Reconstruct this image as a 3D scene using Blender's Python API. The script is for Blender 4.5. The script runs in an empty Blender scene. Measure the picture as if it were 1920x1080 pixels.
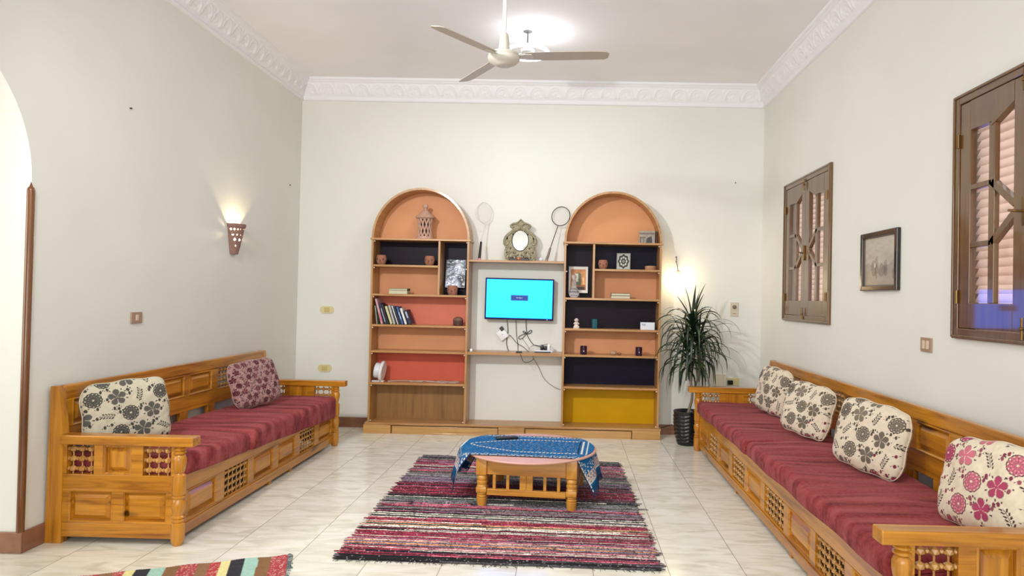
import bpy, bmesh, math, random
import numpy as np
from mathutils import Vector, Matrix, Euler

PI = math.pi
random.seed(7)
rng = np.random.default_rng(11)
COL = bpy.context.scene.collection
SC = bpy.context.scene

# ------------------------------------------------------------------ camera
F = 1250.0
CX, CY, H = 1050.0, 540.0, 1.45
YAW, PITCH, ROLL = math.atan(17 / F), math.atan(17 / F), math.radians(1.2)
cam_d = bpy.data.cameras.new('camera')
cam = bpy.data.objects.new('camera', cam_d)
COL.objects.link(cam)
CAM_R = Matrix.Rotation(YAW, 3, 'Z') @ Matrix.Rotation(PI / 2 + PITCH, 3, 'X') @ Matrix.Rotation(ROLL, 3, 'Z')
cam.matrix_world = Matrix.Translation((0, 0, H)) @ CAM_R.to_4x4()
cam_d.sensor_fit = 'HORIZONTAL'
cam_d.sensor_width = 36
cam_d.lens = 36 * F / 1920
cam_d.shift_x = -(CX - 960) / 1920
cam_d.clip_start = 0.05
SC.camera = cam


def at(px, py, Y):
    """real point at depth Y that the photograph shows at a pixel"""
    d = CAM_R @ Vector(((px - CX) / F, -(py - CY) / F, -1))
    t = Y / d.y
    return Vector((d.x * t, Y, H + d.z * t))


# ------------------------------------------------------------------ world, lights, exposure
SC.view_settings.view_transform = 'Standard'
SC.view_settings.look = 'None'
SC.view_settings.exposure = -0.34
SC.view_settings.gamma = 1
SC.view_settings.use_curve_mapping = False
w = bpy.data.worlds.new('world')
SC.world = w
w.use_nodes = True
w.node_tree.nodes['Background'].inputs[0].default_value = (0.9, 0.95, 1, 1)
w.node_tree.nodes['Background'].inputs[1].default_value = 2.6
SC.cycles.max_bounces = 10
SC.cycles.diffuse_bounces = 6


def light(name, kind, loc, energy, color, size=0.1, size_y=None, aim=None):
    l = bpy.data.lights.new(name, kind)
    l.energy = energy
    l.color = color
    if kind == 'AREA':
        l.size = size
        if size_y:
            l.shape = 'RECTANGLE'
            l.size_y = size_y
    else:
        l.shadow_soft_size = size
    o = bpy.data.objects.new(name, l)
    COL.objects.link(o)
    o.location = loc
    if aim is not None:
        o.rotation_euler = (Vector(aim) - Vector(loc)).to_track_quat('-Z', 'Y').to_euler()
    return o


light('added_rear_fill', 'AREA', (-0.4, -2.3, 1.9), 135, (0.97, 0.98, 1.0), 3.6, 2.2, (-0.4, 6, 1.6))  # unseen area light added behind the camera to fill the room
light('added_arch_fill', 'AREA', (-5.3, 2.0, 1.7), 95, (1.0, 0.97, 0.92), 2.0, 2.0, (-2.9, 3.2, 1.3))  # unseen area light added beyond the arch to brighten its jamb
light('lamp_near_ceiling', 'AREA', (-2.2, 1.9, 3.1), 56, (0.98, 0.98, 1.0), 0.22, 0.22, (0.1, 6.9, 1.1)).data.spread = math.radians(104)
light('added_overhead_fill', 'AREA', (0.2, 1.2, 3.6), 42, (0.97, 0.98, 1.0), 1.2, 0.5, (0.2, 2.2, 0))  # overhead fill light added out of view, no fixture hangs there


# ------------------------------------------------------------------ colour and materials
def lin(c):
    return tuple(((v / 255) / 12.92 if v / 255 <= 0.04045 else ((v / 255 + 0.055) / 1.055) ** 2.4) for v in c)


def rgba(c):
    return (*lin(c), 1)


def new_mat(name):
    m = bpy.data.materials.new(name)
    m.use_nodes = True
    nt = m.node_tree
    b = nt.nodes['Principled BSDF']
    return m, nt, b


def node(nt, t, **kw):
    n = nt.nodes.new(t)
    for k, v in kw.items():
        if hasattr(n, k):
            setattr(n, k, v)
    return n


def ramp(nt, stops, interp='LINEAR'):
    r = nt.nodes.new('ShaderNodeValToRGB')
    r.color_ramp.interpolation = interp
    e = r.color_ramp.elements
    e[0].position, e[0].color = stops[0]
    e[1].position, e[1].color = stops[-1]
    for p, c in stops[1:-1]:
        x = e.new(p)
        x.color = c
    return r


def coords(nt, scale=(1, 1, 1), loc=(0, 0, 0), rot=(0, 0, 0)):
    tc = nt.nodes.new('ShaderNodeTexCoord')
    mp = nt.nodes.new('ShaderNodeMapping')
    mp.inputs['Scale'].default_value = scale
    mp.inputs['Location'].default_value = loc
    mp.inputs['Rotation'].default_value = rot
    nt.links.new(tc.outputs['Object'], mp.inputs[0])
    return mp.outputs[0]


def bump(nt, b, h, strength=0.3, dist=0.01):
    n = nt.nodes.new('ShaderNodeBump')
    n.inputs['Strength'].default_value = strength
    n.inputs['Distance'].default_value = dist
    nt.links.new(h, n.inputs['Height'])
    nt.links.new(n.outputs[0], b.inputs['Normal'])


def flat(name, c, rough=0.5, metal=0.0, spec=0.5, noise=0.0, nscale=20, coat=0, bmp=0):
    m, nt, b = new_mat(name)
    b.inputs['Roughness'].default_value = rough
    b.inputs['Metallic'].default_value = metal
    b.inputs['Specular IOR Level'].default_value = spec
    b.inputs['Coat Weight'].default_value = coat
    if noise or bmp:
        n = nt.nodes.new('ShaderNodeTexNoise')
        n.inputs['Scale'].default_value = nscale
        n.inputs['Detail'].default_value = 5
        nt.links.new(coords(nt), n.inputs[0])
        a = lin(c)
        lo = tuple(max(0, v * (1 - noise)) for v in a) + (1,)
        hi = tuple(min(1, v * (1 + noise)) for v in a) + (1,)
        r = ramp(nt, [(0.3, lo), (0.7, hi)])
        nt.links.new(n.outputs[0], r.inputs[0])
        nt.links.new(r.outputs[0], b.inputs['Base Color'])
        if bmp:
            bump(nt, b, n.outputs[0], bmp, 0.01)
    else:
        b.inputs['Base Color'].default_value = rgba(c)
    return m


def wood(name, light_c, dark_c, axis='Y', rough=0.28, freq=1.0, knots=True, coat=0.3, knot_c=None):
    """varnished timber, the grain running along one local axis"""
    m, nt, b = new_mat(name)
    s = {'X': (0.8, 14, 14), 'Y': (14, 0.8, 14), 'Z': (14, 14, 0.8)}[axis]
    v = coords(nt, tuple(k * freq for k in s))
    n = nt.nodes.new('ShaderNodeTexNoise')
    n.inputs['Scale'].default_value = 1.4
    n.inputs['Detail'].default_value = 6
    n.inputs['Distortion'].default_value = 1.2
    nt.links.new(v, n.inputs[0])
    n2 = nt.nodes.new('ShaderNodeTexNoise')
    n2.inputs['Scale'].default_value = 7
    n2.inputs['Detail'].default_value = 3
    nt.links.new(v, n2.inputs[0])
    mx = node(nt, 'ShaderNodeMath', operation='MULTIPLY_ADD')
    nt.links.new(n2.outputs[0], mx.inputs[0])
    mx.inputs[1].default_value = 0.35
    nt.links.new(n.outputs[0], mx.inputs[2])
    r = ramp(nt, [(0.42, rgba(dark_c)), (0.62, rgba([(a * 2 + c) / 3 for a, c in zip(light_c, dark_c)])), (0.82, rgba(light_c))])
    nt.links.new(mx.outputs[0], r.inputs[0])
    out = r.outputs[0]
    if knots:
        ks = {'X': (1.3, 5, 5), 'Y': (5, 1.3, 5), 'Z': (5, 5, 1.3)}[axis]
        vo = nt.nodes.new('ShaderNodeTexVoronoi')
        vo.inputs['Scale'].default_value = 1.0
        nt.links.new(coords(nt, ks), vo.inputs['Vector'])
        kr = ramp(nt, [(0.06, (1, 1, 1, 1)), (0.13, (0, 0, 0, 1))])
        nt.links.new(vo.outputs['Distance'], kr.inputs[0])
        mix = nt.nodes.new('ShaderNodeMix')
        mix.data_type = 'RGBA'
        nt.links.new(kr.outputs[0], mix.inputs['Factor'])
        nt.links.new(out, mix.inputs['A'])
        mix.inputs['B'].default_value = rgba(knot_c or [c * 0.62 for c in dark_c])
        out = mix.outputs['Result']
    nt.links.new(out, b.inputs['Base Color'])
    b.inputs['Roughness'].default_value = rough
    b.inputs['Coat Weight'].default_value = coat
    b.inputs['Coat Roughness'].default_value = 0.05 if coat >= 0.8 else 0.12
    bump(nt, b, mx.outputs[0], 0.06, 0.003)
    return m


def emit(name, c, strength):
    m, nt, b = new_mat(name)
    b.inputs['Base Color'].default_value = (0, 0, 0, 1)
    b.inputs['Emission Color'].default_value = c if len(c) == 4 else rgba(c)
    b.inputs['Emission Strength'].default_value = strength
    return m


def vcol(name, rough=0.9, nscale=300, bmp=0.3, sheen=0.0):
    """colours woven or printed into the cloth, read from the mesh's colour attribute"""
    m, nt, b = new_mat(name)
    a = nt.nodes.new('ShaderNodeAttribute')
    a.attribute_name = 'col'
    nt.links.new(a.outputs['Color'], b.inputs['Base Color'])
    b.inputs['Roughness'].default_value = rough
    b.inputs['Specular IOR Level'].default_value = 0.2
    b.inputs['Sheen Weight'].default_value = sheen
    if bmp:
        n = nt.nodes.new('ShaderNodeTexNoise')
        n.inputs['Scale'].default_value = nscale
        nt.links.new(coords(nt), n.inputs[0])
        bump(nt, b, n.outputs[0], bmp, 0.003)
    return m


PINE_L, PINE_D = (194, 130, 32), (124, 68, 6)
pine = {a: wood('pine_' + a, PINE_L, PINE_D, a) for a in 'XYZ'}
SH_L, SH_D = (184, 138, 84), (146, 98, 50)
shelfwood = {a: wood('shelf_wood_' + a, SH_L, SH_D, a, rough=0.35, knots=False, coat=0.2) for a in 'XYZ'}
brownwood = {a: wood('window_wood_' + a, (104, 70, 22), (76, 46, 10), a, rough=0.35, knots=False, coat=0.8) for a in 'XYZ'}
trimwood = wood('trim_wood', (120, 74, 36), (82, 46, 20), 'Z', rough=0.25, knots=False)
tablewood = {a: wood('table_pine_' + a, (200, 142, 60), (156, 98, 30), a) for a in 'XYZ'}
m_wall = flat('wall_plaster', (220, 220, 212), 0.75, spec=0.25, noise=0.03, nscale=1.3)
m_ceil = flat('ceiling_paint', (240, 238, 240), 0.85, spec=0.2, noise=0.03, nscale=1.1)
m_cornice = flat('cornice_plaster', (232, 231, 234), 0.6)
m_skirt = flat('skirting_marble', (136, 94, 72), 0.3, noise=0.2, nscale=14)
m_white = flat('white_plastic', (226, 226, 224), 0.35)
m_black = flat('black_plastic', (16, 16, 18), 0.35)
m_cream = flat('cream_plastic', (212, 200, 150), 0.35)
m_tan = flat('tan_plastic', (160, 132, 106), 0.35)
m_screw = flat('screw_cap', (230, 220, 205), 0.3)
m_terra = flat('terracotta', (152, 100, 78), 0.85, noise=0.15, nscale=40)
m_terra2 = flat('pale_terracotta', (186, 148, 128), 0.85, noise=0.12, nscale=40)
m_dark = flat('hollow_shade', (26, 16, 16), 0.9)  # dark colour painted in for the shade inside holes and gaps
m_lattice = wood('lattice_pine', (190, 140, 74), (130, 82, 34), 'Z', knots=False)


# ------------------------------------------------------------------ mesh building
class MB:
    def __init__(s):
        s.bm = bmesh.new()

    def box(s, x0, x1, y0, y1, z0, z1, bev=0.0, M=None):
        x0, x1 = min(x0, x1), max(x0, x1)
        y0, y1 = min(y0, y1), max(y0, y1)
        z0, z1 = min(z0, z1), max(z0, z1)
        r = bmesh.ops.create_cube(s.bm, size=1)['verts']
        for v in r:
            v.co = Vector((x0 + (v.co.x + .5) * (x1 - x0), y0 + (v.co.y + .5) * (y1 - y0), z0 + (v.co.z + .5) * (z1 - z0)))
        if bev:
            es = list({e for v in r for e in v.link_edges})
            k = min(bev, 0.45 * min(x1 - x0, y1 - y0, z1 - z0))
            o = bmesh.ops.bevel(s.bm, geom=es, offset=k, segments=2, affect='EDGES', profile=0.5)
            r = list({v for f in o['faces'] for v in f.verts} | {v for v in r if v.is_valid})
        if M is not None:
            for v in r:
                v.co = M @ v.co
        return s

    def lathe(s, prof, c=(0, 0, 0), n=24, M=None, a0=0, a1=2 * PI, sx=1, sy=1):
        full = abs(a1 - a0 - 2 * PI) < 1e-6
        k = n if full else n + 1
        rings = []
        for r, z in prof:
            ring = []
            for i in range(k):
                a = a0 + (a1 - a0) * i / n
                p = Vector((c[0] + max(r, 1e-4) * math.cos(a) * sx, c[1] + max(r, 1e-4) * math.sin(a) * sy, c[2] + z))
                ring.append(s.bm.verts.new(M @ p if M is not None else p))
            rings.append(ring)
        for a, b in zip(rings, rings[1:]):
            for i in range(k if full else k - 1):
                j = (i + 1) % k
                try:
                    s.bm.faces.new((a[i], a[j], b[j], b[i]))
                except ValueError:
                    pass
        return s

    def tube(s, pts, r, n=8, closed=False, r_end=None):
        pts = [Vector(p) for p in pts]
        m = len(pts)
        rings = []
        up = None
        for i, p in enumerate(pts):
            if closed:
                t = pts[(i + 1) % m] - pts[i - 1]
            else:
                t = pts[min(i + 1, m - 1)] - pts[max(i - 1, 0)]
            t = t.normalized() if t.length > 1e-9 else Vector((0, 0, 1))
            if up is None:
                up = t.orthogonal().normalized()
            up = (up - t * up.dot(t))
            up = up.normalized() if up.length > 1e-6 else t.orthogonal().normalized()
            q = t.cross(up)
            rr = r if r_end is None else r + (r_end - r) * i / max(1, m - 1)
            rings.append([s.bm.verts.new(p + (up * math.cos(2 * PI * k / n) + q * math.sin(2 * PI * k / n)) * rr) for k in range(n)])
        for i in range(m if closed else m - 1):
            a, b = rings[i], rings[(i + 1) % m]
            for k in range(n):
                s.bm.faces.new((a[k], a[(k + 1) % n], b[(k + 1) % n], b[k]))
        if not closed:
            s.bm.faces.new(rings[0][::-1])
            s.bm.faces.new(rings[-1])
        return s

    def ball(s, c, r, sub=2, sc=(1, 1, 1), M=None):
        o = bmesh.ops.create_icosphere(s.bm, subdivisions=sub, radius=1)
        for v in o['verts']:
            p = Vector((c[0] + v.co.x * r * sc[0], c[1] + v.co.y * r * sc[1], c[2] + v.co.z * r * sc[2]))
            v.co = M @ p if M is not None else p
        return s

    def prism(s, poly, y0, y1, plane='XZ', M=None):
        """closed outline extruded; plane XZ extrudes along Y, XY along Z, YZ along X"""
        def mk(a, b, d):
            p = {'XZ': (a, d, b), 'XY': (a, b, d), 'YZ': (d, a, b)}[plane]
            p = Vector(p)
            return M @ p if M is not None else p
        A = [s.bm.verts.new(mk(a, b, y0)) for a, b in poly]
        B = [s.bm.verts.new(mk(a, b, y1)) for a, b in poly]
        s.bm.faces.new(A)
        s.bm.faces.new(B[::-1])
        k = len(poly)
        for i in range(k):
            s.bm.faces.new((A[i], B[i], B[(i + 1) % k], A[(i + 1) % k]))
        return s

    def grid(s, P):
        """P[i][j] points"""
        V = [[s.bm.verts.new(p) for p in row] for row in P]
        for i in range(len(V) - 1):
            for j in range(len(V[0]) - 1):
                s.bm.faces.new((V[i][j], V[i + 1][j], V[i + 1][j + 1], V[i][j + 1]))
        return s

    def raised(s, o, u, v, n, wu, wv, rim=0.02, slope=0.025, deep=0.017, high=0.001):
        """raised-and-fielded panel: rectangle o, o+u*wu, o+v*wv with its face towards n"""
        o, u, v, n = Vector(o), Vector(u), Vector(v), Vector(n)
        def ring(i, h):
            return [s.bm.verts.new(o + u * a + v * b + n * h) for a, b in ((i, i), (wu - i, i), (wu - i, wv - i), (i, wv - i))]
        R = [ring(0, -deep * 2.2), ring(0, 0.004), ring(0.007, 0.006), ring(0.014, -0.002), ring(0.016, -deep), ring(rim, -deep), ring(rim + slope, high), ring(rim + slope + 0.004, high)]
        for a, b in zip(R, R[1:]):
            for i in range(4):
                s.bm.faces.new((a[i], a[(i + 1) % 4], b[(i + 1) % 4], b[i]))
        s.bm.faces.new(R[-1])
        s.bm.faces.new(R[0][::-1])
        return s

    def build(s, name, mat, parent=None, smooth=False, loc=None, rot=None, angle=40):
        bmesh.ops.recalc_face_normals(s.bm, faces=s.bm.faces[:])
        me = bpy.data.meshes.new(name)
        s.bm.to_mesh(me)
        s.bm.free()
        return finish(name, me, mat, parent, smooth, loc, rot, angle)


def finish(name, me, mat, parent=None, smooth=False, loc=None, rot=None, angle=40):
    for mm in (mat if isinstance(mat, (list, tuple)) else [mat]):
        me.materials.append(mm)
    if smooth:
        me.polygons.foreach_set('use_smooth', [True] * len(me.polygons))
        if angle < 180:
            me.set_sharp_from_angle(angle=math.radians(angle))
    o = bpy.data.objects.new(name, me)
    COL.objects.link(o)
    if parent is not None:
        o.parent = parent
    if loc is not None:
        o.location = loc
    if rot is not None:
        o.rotation_euler = rot
    return o


def grid_obj(name, P, mat, parent=None, colors=None, faces=None, loc=None, rot=None, smooth=True, angle=180):
    """numpy grid P (nu, nv, 3) to mesh, optional colours (nu, nv, 3)"""
    nu, nv = P.shape[:2]
    V = P.reshape(-1, 3)
    idx = np.arange(nu * nv).reshape(nu, nv)
    Q = np.stack([idx[:-1, :-1], idx[1:, :-1], idx[1:, 1:], idx[:-1, 1:]], -1).reshape(-1, 4)
    me = bpy.data.meshes.new(name)
    me.from_pydata(V.tolist(), [], Q.tolist())
    if colors is not None:
        set_colors(me, colors.reshape(-1, 3))
    return finish(name, me, mat, parent, smooth, loc, rot, angle)


def set_colors(me, c):
    a = me.color_attributes.new('col', 'FLOAT_COLOR', 'POINT')
    f = np.ones((len(c), 4), np.float32)
    f[:, :3] = c
    a.data.foreach_set('color', f.ravel())


def L3(c):
    return np.array(lin(c))


def thing(name, label, cat, loc=(0, 0, 0), rz=0, group=None, rot=None):
    o = bpy.data.objects.new(name, None)
    o.empty_display_size = 0.1
    COL.objects.link(o)
    o.location = loc
    o.rotation_euler = rot if rot is not None else (0, 0, rz)
    return tag(o, label, cat, group)


def tag(o, label, cat, group=None):
    o['label'] = label
    o['category'] = cat
    if group:
        o['group'] = group
    return o


def struct(o):
    o['kind'] = 'structure'
    return o


def stuff(o):
    o['kind'] = 'stuff'
    return o


# ------------------------------------------------------------------ room shell
XL, XR, YB, ZC = -2.947, 2.07, 7.2, 3.76
YN, XF = -2.5, -5.6     # rear wall and far wall of the space beyond the arch


def floor_material():
    m, nt, b = new_mat('floor_tile')
    L = nt.links.new
    tc = nt.nodes.new('ShaderNodeTexCoord')
    sp = nt.nodes.new('ShaderNodeSeparateXYZ')
    L(tc.outputs['Object'], sp.inputs[0])

    def M(op, a, c=None, d=None):
        n = node(nt, 'ShaderNodeMath', operation=op)
        for i, v in enumerate((a, c, d)):
            if v is None:
                continue
            if isinstance(v, (int, float)):
                n.inputs[i].default_value = v
            else:
                L(v, n.inputs[i])
        return n.outputs[0]
    T = 0.405
    u = M('DIVIDE', M('SUBTRACT', sp.outputs[0], 0.563 - 20 * T), T)
    cu = M('FLOOR', u)
    left = M('LESS_THAN', sp.outputs[0], -0.25)
    y = M('SUBTRACT', sp.outputs[1], M('MULTIPLY', left, 0.145))
    v = M('DIVIDE', M('SUBTRACT', y, 4.645 - 20 * T), T)
    cv = M('FLOOR', v)
    fu = M('FRACT', u)
    fv = M('FRACT', v)
    du = M('MINIMUM', fu, M('SUBTRACT', 1, fu))
    dv = M('MINIMUM', fv, M('SUBTRACT', 1, fv))
    gu = M('MULTIPLY', M('LESS_THAN', du, 0.0055), 0.75)
    gv = M('MULTIPLY', M('LESS_THAN', dv, 0.004), 0.28)
    g = M('MAXIMUM', gu, gv)
    wn = nt.nodes.new('ShaderNodeTexWhiteNoise')
    wn.noise_dimensions = '2D'
    cb = nt.nodes.new('ShaderNodeCombineXYZ')
    L(cu, cb.inputs[0])
    L(cv, cb.inputs[1])
    L(cb.outputs[0], wn.inputs['Vector'])
    # veining differs from tile to tile
    va = node(nt, 'ShaderNodeVectorMath', operation='MULTIPLY_ADD')
    L(wn.outputs['Color'], va.inputs[0])
    va.inputs[1].default_value = (7, 7, 7)
    L(tc.outputs['Object'], va.inputs[2])
    mp = nt.nodes.new('ShaderNodeMapping')
    mp.inputs['Scale'].default_value = (2.2, 6.5, 1)
    mp.inputs['Rotation'].default_value = (0, 0, 0.35)
    L(va.outputs[0], mp.inputs[0])
    n1 = nt.nodes.new('ShaderNodeTexNoise')
    n1.inputs['Scale'].default_value = 1.6
    n1.inputs['Detail'].default_value = 7
    n1.inputs['Distortion'].default_value = 1.4
    L(mp.outputs[0], n1.inputs[0])
    r = ramp(nt, [(0.33, rgba((212, 207, 190))), (0.5, rgba((230, 226, 210))), (0.66, rgba((238, 235, 224)))])
    L(n1.outputs[0], r.inputs[0])
    hs = nt.nodes.new('ShaderNodeHueSaturation')
    L(r.outputs[0], hs.inputs['Color'])
    L(M('MULTIPLY_ADD', wn.outputs['Value'], 0.05, 0.95), hs.inputs['Value'])
    mx = nt.nodes.new('ShaderNodeMix')
    mx.data_type = 'RGBA'
    L(g, mx.inputs['Factor'])
    L(hs.outputs[0], mx.inputs['A'])
    mx.inputs['B'].default_value = rgba((134, 120, 98))
    L(mx.outputs['Result'], b.inputs['Base Color'])
    b.inputs['Roughness'].default_value = 0.16
    b.inputs['Specular IOR Level'].default_value = 0.45
    return m


struct(MB().box(XF, XR + 0.25, YN, YB + 0.2, -0.12, 0).build('floor', floor_material()))
struct(MB().box(XF, XR + 0.25, YN, YB + 0.2, ZC, ZC + 0.12).build('ceiling', m_ceil))
struct(MB().box(XL - 0.3, XR + 0.25, YB, YB + 0.2, 0, ZC).build('wall_back', m_wall))

# left wall with its round-headed opening
AR, AY0, AY1, AZ = 0.753, 2.09, 3.597, 2.02
mb = MB()
TH = 0.28
ac = (AY0 + AY1) / 2
top = [(ac + AR * math.cos(PI * k / 32), AZ + AR * math.sin(PI * k / 32)) for k in range(33)]
poly = [(YB, 0), (YB, ZC), (YN, ZC), (YN, 0), (AY0, 0)] + [(a, b) for a, b in top[::-1]] + [(AY1, 0)]
mb.prism(poly, XL - TH, XL, 'YZ')
struct(mb.build('wall_left', m_wall))

# right wall with two window openings
WZ0, WZ1 = 1.275, 2.565
W1 = (5.29, 6.42)
W2 = (2.46, 3.60)
mb = MB()
for y0, y1, z0, z1 in ((YN, YB, 0, WZ0), (YN, YB, WZ1, ZC), (YN, W2[0], WZ0, WZ1), (W2[1], W1[0], WZ0, WZ1), (W1[1], YB, WZ0, WZ1)):
    mb.box(XR, XR + 0.22, y0, y1, z0, z1)
bmesh.ops.remove_doubles(mb.bm, verts=mb.bm.verts[:], dist=1e-5)
struct(mb.build('wall_right', m_wall))
# space behind the camera and beyond the arch
mb = MB()
for x0, x1, z0, z1 in ((XF, XR, 0, 0.8), (XF, XR, 3.0, ZC), (XF, -2.2, 0.8, 3.0), (1.4, XR, 0.8, 3.0)):
    mb.box(x0, x1, YN - 0.2, YN, z0, z1)
struct(mb.build('wall_rear', m_wall))
struct(MB().box(XF - 0.1, XF, YN, 5.2, 0, ZC).build('wall_hall', m_wall))
struct(MB().box(XF, XL - TH, 5.0, 5.2, 0, ZC).build('wall_hall_end', m_wall))

# skirting
sk = 0.015
struct(MB().box(XL, XL + sk, AY1, YB, 0, 0.115, 0.003).box(XL - TH, XL + sk, AY1 - sk, AY1, 0, 0.115, 0.003).build('baseboard_left', m_skirt))
struct(MB().box(XL + sk, -2.1, YB - sk, YB, 0, 0.105, 0.003).box(0.965, XR, YB - sk, YB, 0, 0.105, 0.003).build('baseboard_back', m_skirt))
struct(MB().box(XR - sk, XR, YN, YB - sk, 0, 0.105, 0.003).build('baseboard_right', m_skirt))

# timber corner bead on the arch's edge
mb = MB()
mb.lathe([(0.0001, 0.115), (0.019, 0.115), (0.0195, 0.6), (0.019, 1.97), (0.016, 1.985), (0.009, 1.992), (0.0001, 2.02)], (XL - 0.002, AY1 - 0.002, 0), 16)
struct(mb.build('trim_1', trimwood, smooth=True))


# cornice, a modelled plaster cove
def cornice(name, length, M, motif=0.19):
    ns, nt_ = int(length / 0.0095), 34
    s = np.linspace(0, length, ns)[:, None] * np.ones((1, nt_))
    t = np.linspace(0, 1, nt_)[None, :] * np.ones((ns, 1))
    # profile: t=0 at wall bottom, t=1 at ceiling front edge
    out = np.interp(t, [0, .03, .1, .13, .2, .24, .8, .84, .9, .95, 1], [0, .022, .026, .014, .020, .026, .088, .100, .104, .118, .122])
    hgt = np.interp(t, [0, .03, .1, .13, .2, .24, .8, .84, .9, .95, 1], [0, .004, .026, .034, .046, .052, .182, .186, .2, .204, .23])
    a = (s / motif) % 1.0 - 0.5
    v = (t - 0.26) / 0.52
    inb = (v > 0) & (v < 1)
    r = np.sqrt((a * 2.05) ** 2 + ((v - 0.12) * 1.05) ** 2)
    arc = np.exp(-((r - 0.86) / 0.10) ** 2) + 0.7 * np.exp(-((r - 0.62) / 0.06) ** 2)
    a2 = ((s / motif + 0.5) % 1.0) - 0.5
    leaf = np.exp(-(a2 * 9) ** 2) * np.exp(-((v - 0.5) * 2.2) ** 2) + 0.5 * np.exp(-((np.abs(a2) - 0.12) * 16) ** 2 - ((v - 0.25 - np.abs(a2)) * 5) ** 2)
    petal = np.exp(-((r - 0.25) / 0.16) ** 2) * (0.5 + 0.5 * np.cos(5 * np.arctan2(v - 0.12, a * 2)))
    d = np.where(inb, (arc * 0.9 + leaf * 0.9 + petal * 0.8) * np.clip(np.minimum(v, 1 - v) * 8, 0, 1), 0) * 0.011
    n1, n2 = 0.9, -0.42   # outwards from the cove's face
    P = np.stack([s, (out + d * n1), (hgt + d * n2)], -1)
    P4 = np.concatenate([P, np.ones(P.shape[:2] + (1,))], -1) @ np.array(M.transposed())
    return struct(grid_obj(name, P4[..., :3], m_cornice, angle=180))


ZK = 3.53
# local: x along, y out from wall, z up
cornice('trim_2', XR - XL, Matrix(((1, 0, 0, XL), (0, -1, 0, YB), (0, 0, 1, ZK), (0, 0, 0, 1))))
cornice('trim_3', YB - 3.0, Matrix(((0, 1, 0, XL), (1, 0, 0, 3.0), (0, 0, 1, ZK), (0, 0, 0, 1))), 0.15)
cornice('trim_4', YB - 2.2, Matrix(((0, -1, 0, XR), (1, 0, 0, 2.2), (0, 0, 1, ZK), (0, 0, 0, 1))))


# ------------------------------------------------------------------ windows in the right wall
def glass_mat():
    m, nt, b = new_mat('window_glass')
    for n in list(nt.nodes):
        if n.type != 'OUTPUT_MATERIAL':
            nt.nodes.remove(n)
    out = [n for n in nt.nodes if n.type == 'OUTPUT_MATERIAL'][0]
    t = nt.nodes.new('ShaderNodeBsdfTransparent')
    t.inputs[0].default_value = (0.96, 0.95, 0.94, 1)
    g = nt.nodes.new('ShaderNodeBsdfGlossy')
    g.inputs['Roughness'].default_value = 0.03
    geo = nt.nodes.new('ShaderNodeNewGeometry')
    dt = node(nt, 'ShaderNodeVectorMath', operation='DOT_PRODUCT')
    nt.links.new(geo.outputs['Incoming'], dt.inputs[0])
    nt.links.new(geo.outputs['Normal'], dt.inputs[1])
    ab = node(nt, 'ShaderNodeMath', operation='ABSOLUTE')
    nt.links.new(dt.outputs['Value'], ab.inputs[0])
    om = node(nt, 'ShaderNodeMath', operation='SUBTRACT')
    om.inputs[0].default_value = 1
    nt.links.new(ab.outputs[0], om.inputs[1])
    pw = node(nt, 'ShaderNodeMath', operation='POWER')
    nt.links.new(om.outputs[0], pw.inputs[0])
    pw.inputs[1].default_value = 5
    f = node(nt, 'ShaderNodeMath', operation='MULTIPLY_ADD')
    nt.links.new(pw.outputs[0], f.inputs[0])
    f.inputs[1].default_value = 0.92
    f.inputs[2].default_value = 0.07
    mx = nt.nodes.new('ShaderNodeMixShader')
    nt.links.new(f.outputs[0], mx.inputs[0])
    nt.links.new(t.outputs[0], mx.inputs[1])
    nt.links.new(g.outputs[0], mx.inputs[2])
    nt.links.new(mx.outputs[0], out.inputs[0])
    return m


m_glass = glass_mat()
m_louver, nt_, bs_ = new_mat('louver_paint')
bs_.inputs['Base Color'].default_value = rgba((246, 230, 222))
tl_ = nt_.nodes.new('ShaderNodeBsdfTranslucent')
tl_.inputs[0].default_value = rgba((250, 232, 222))
mx_ = nt_.nodes.new('ShaderNodeMixShader')
mx_.inputs[0].default_value = 0.6
nt_.links.new(bs_.outputs[0], mx_.inputs[1])
nt_.links.new(tl_.outputs[0], mx_.inputs[2])
nt_.links.new(mx_.outputs[0], [n for n in nt_.nodes if n.type == 'OUTPUT_MATERIAL'][0].inputs[0])
m_brass = flat('aged_brass', (120, 90, 50), 0.35, metal=0.8)


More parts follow.
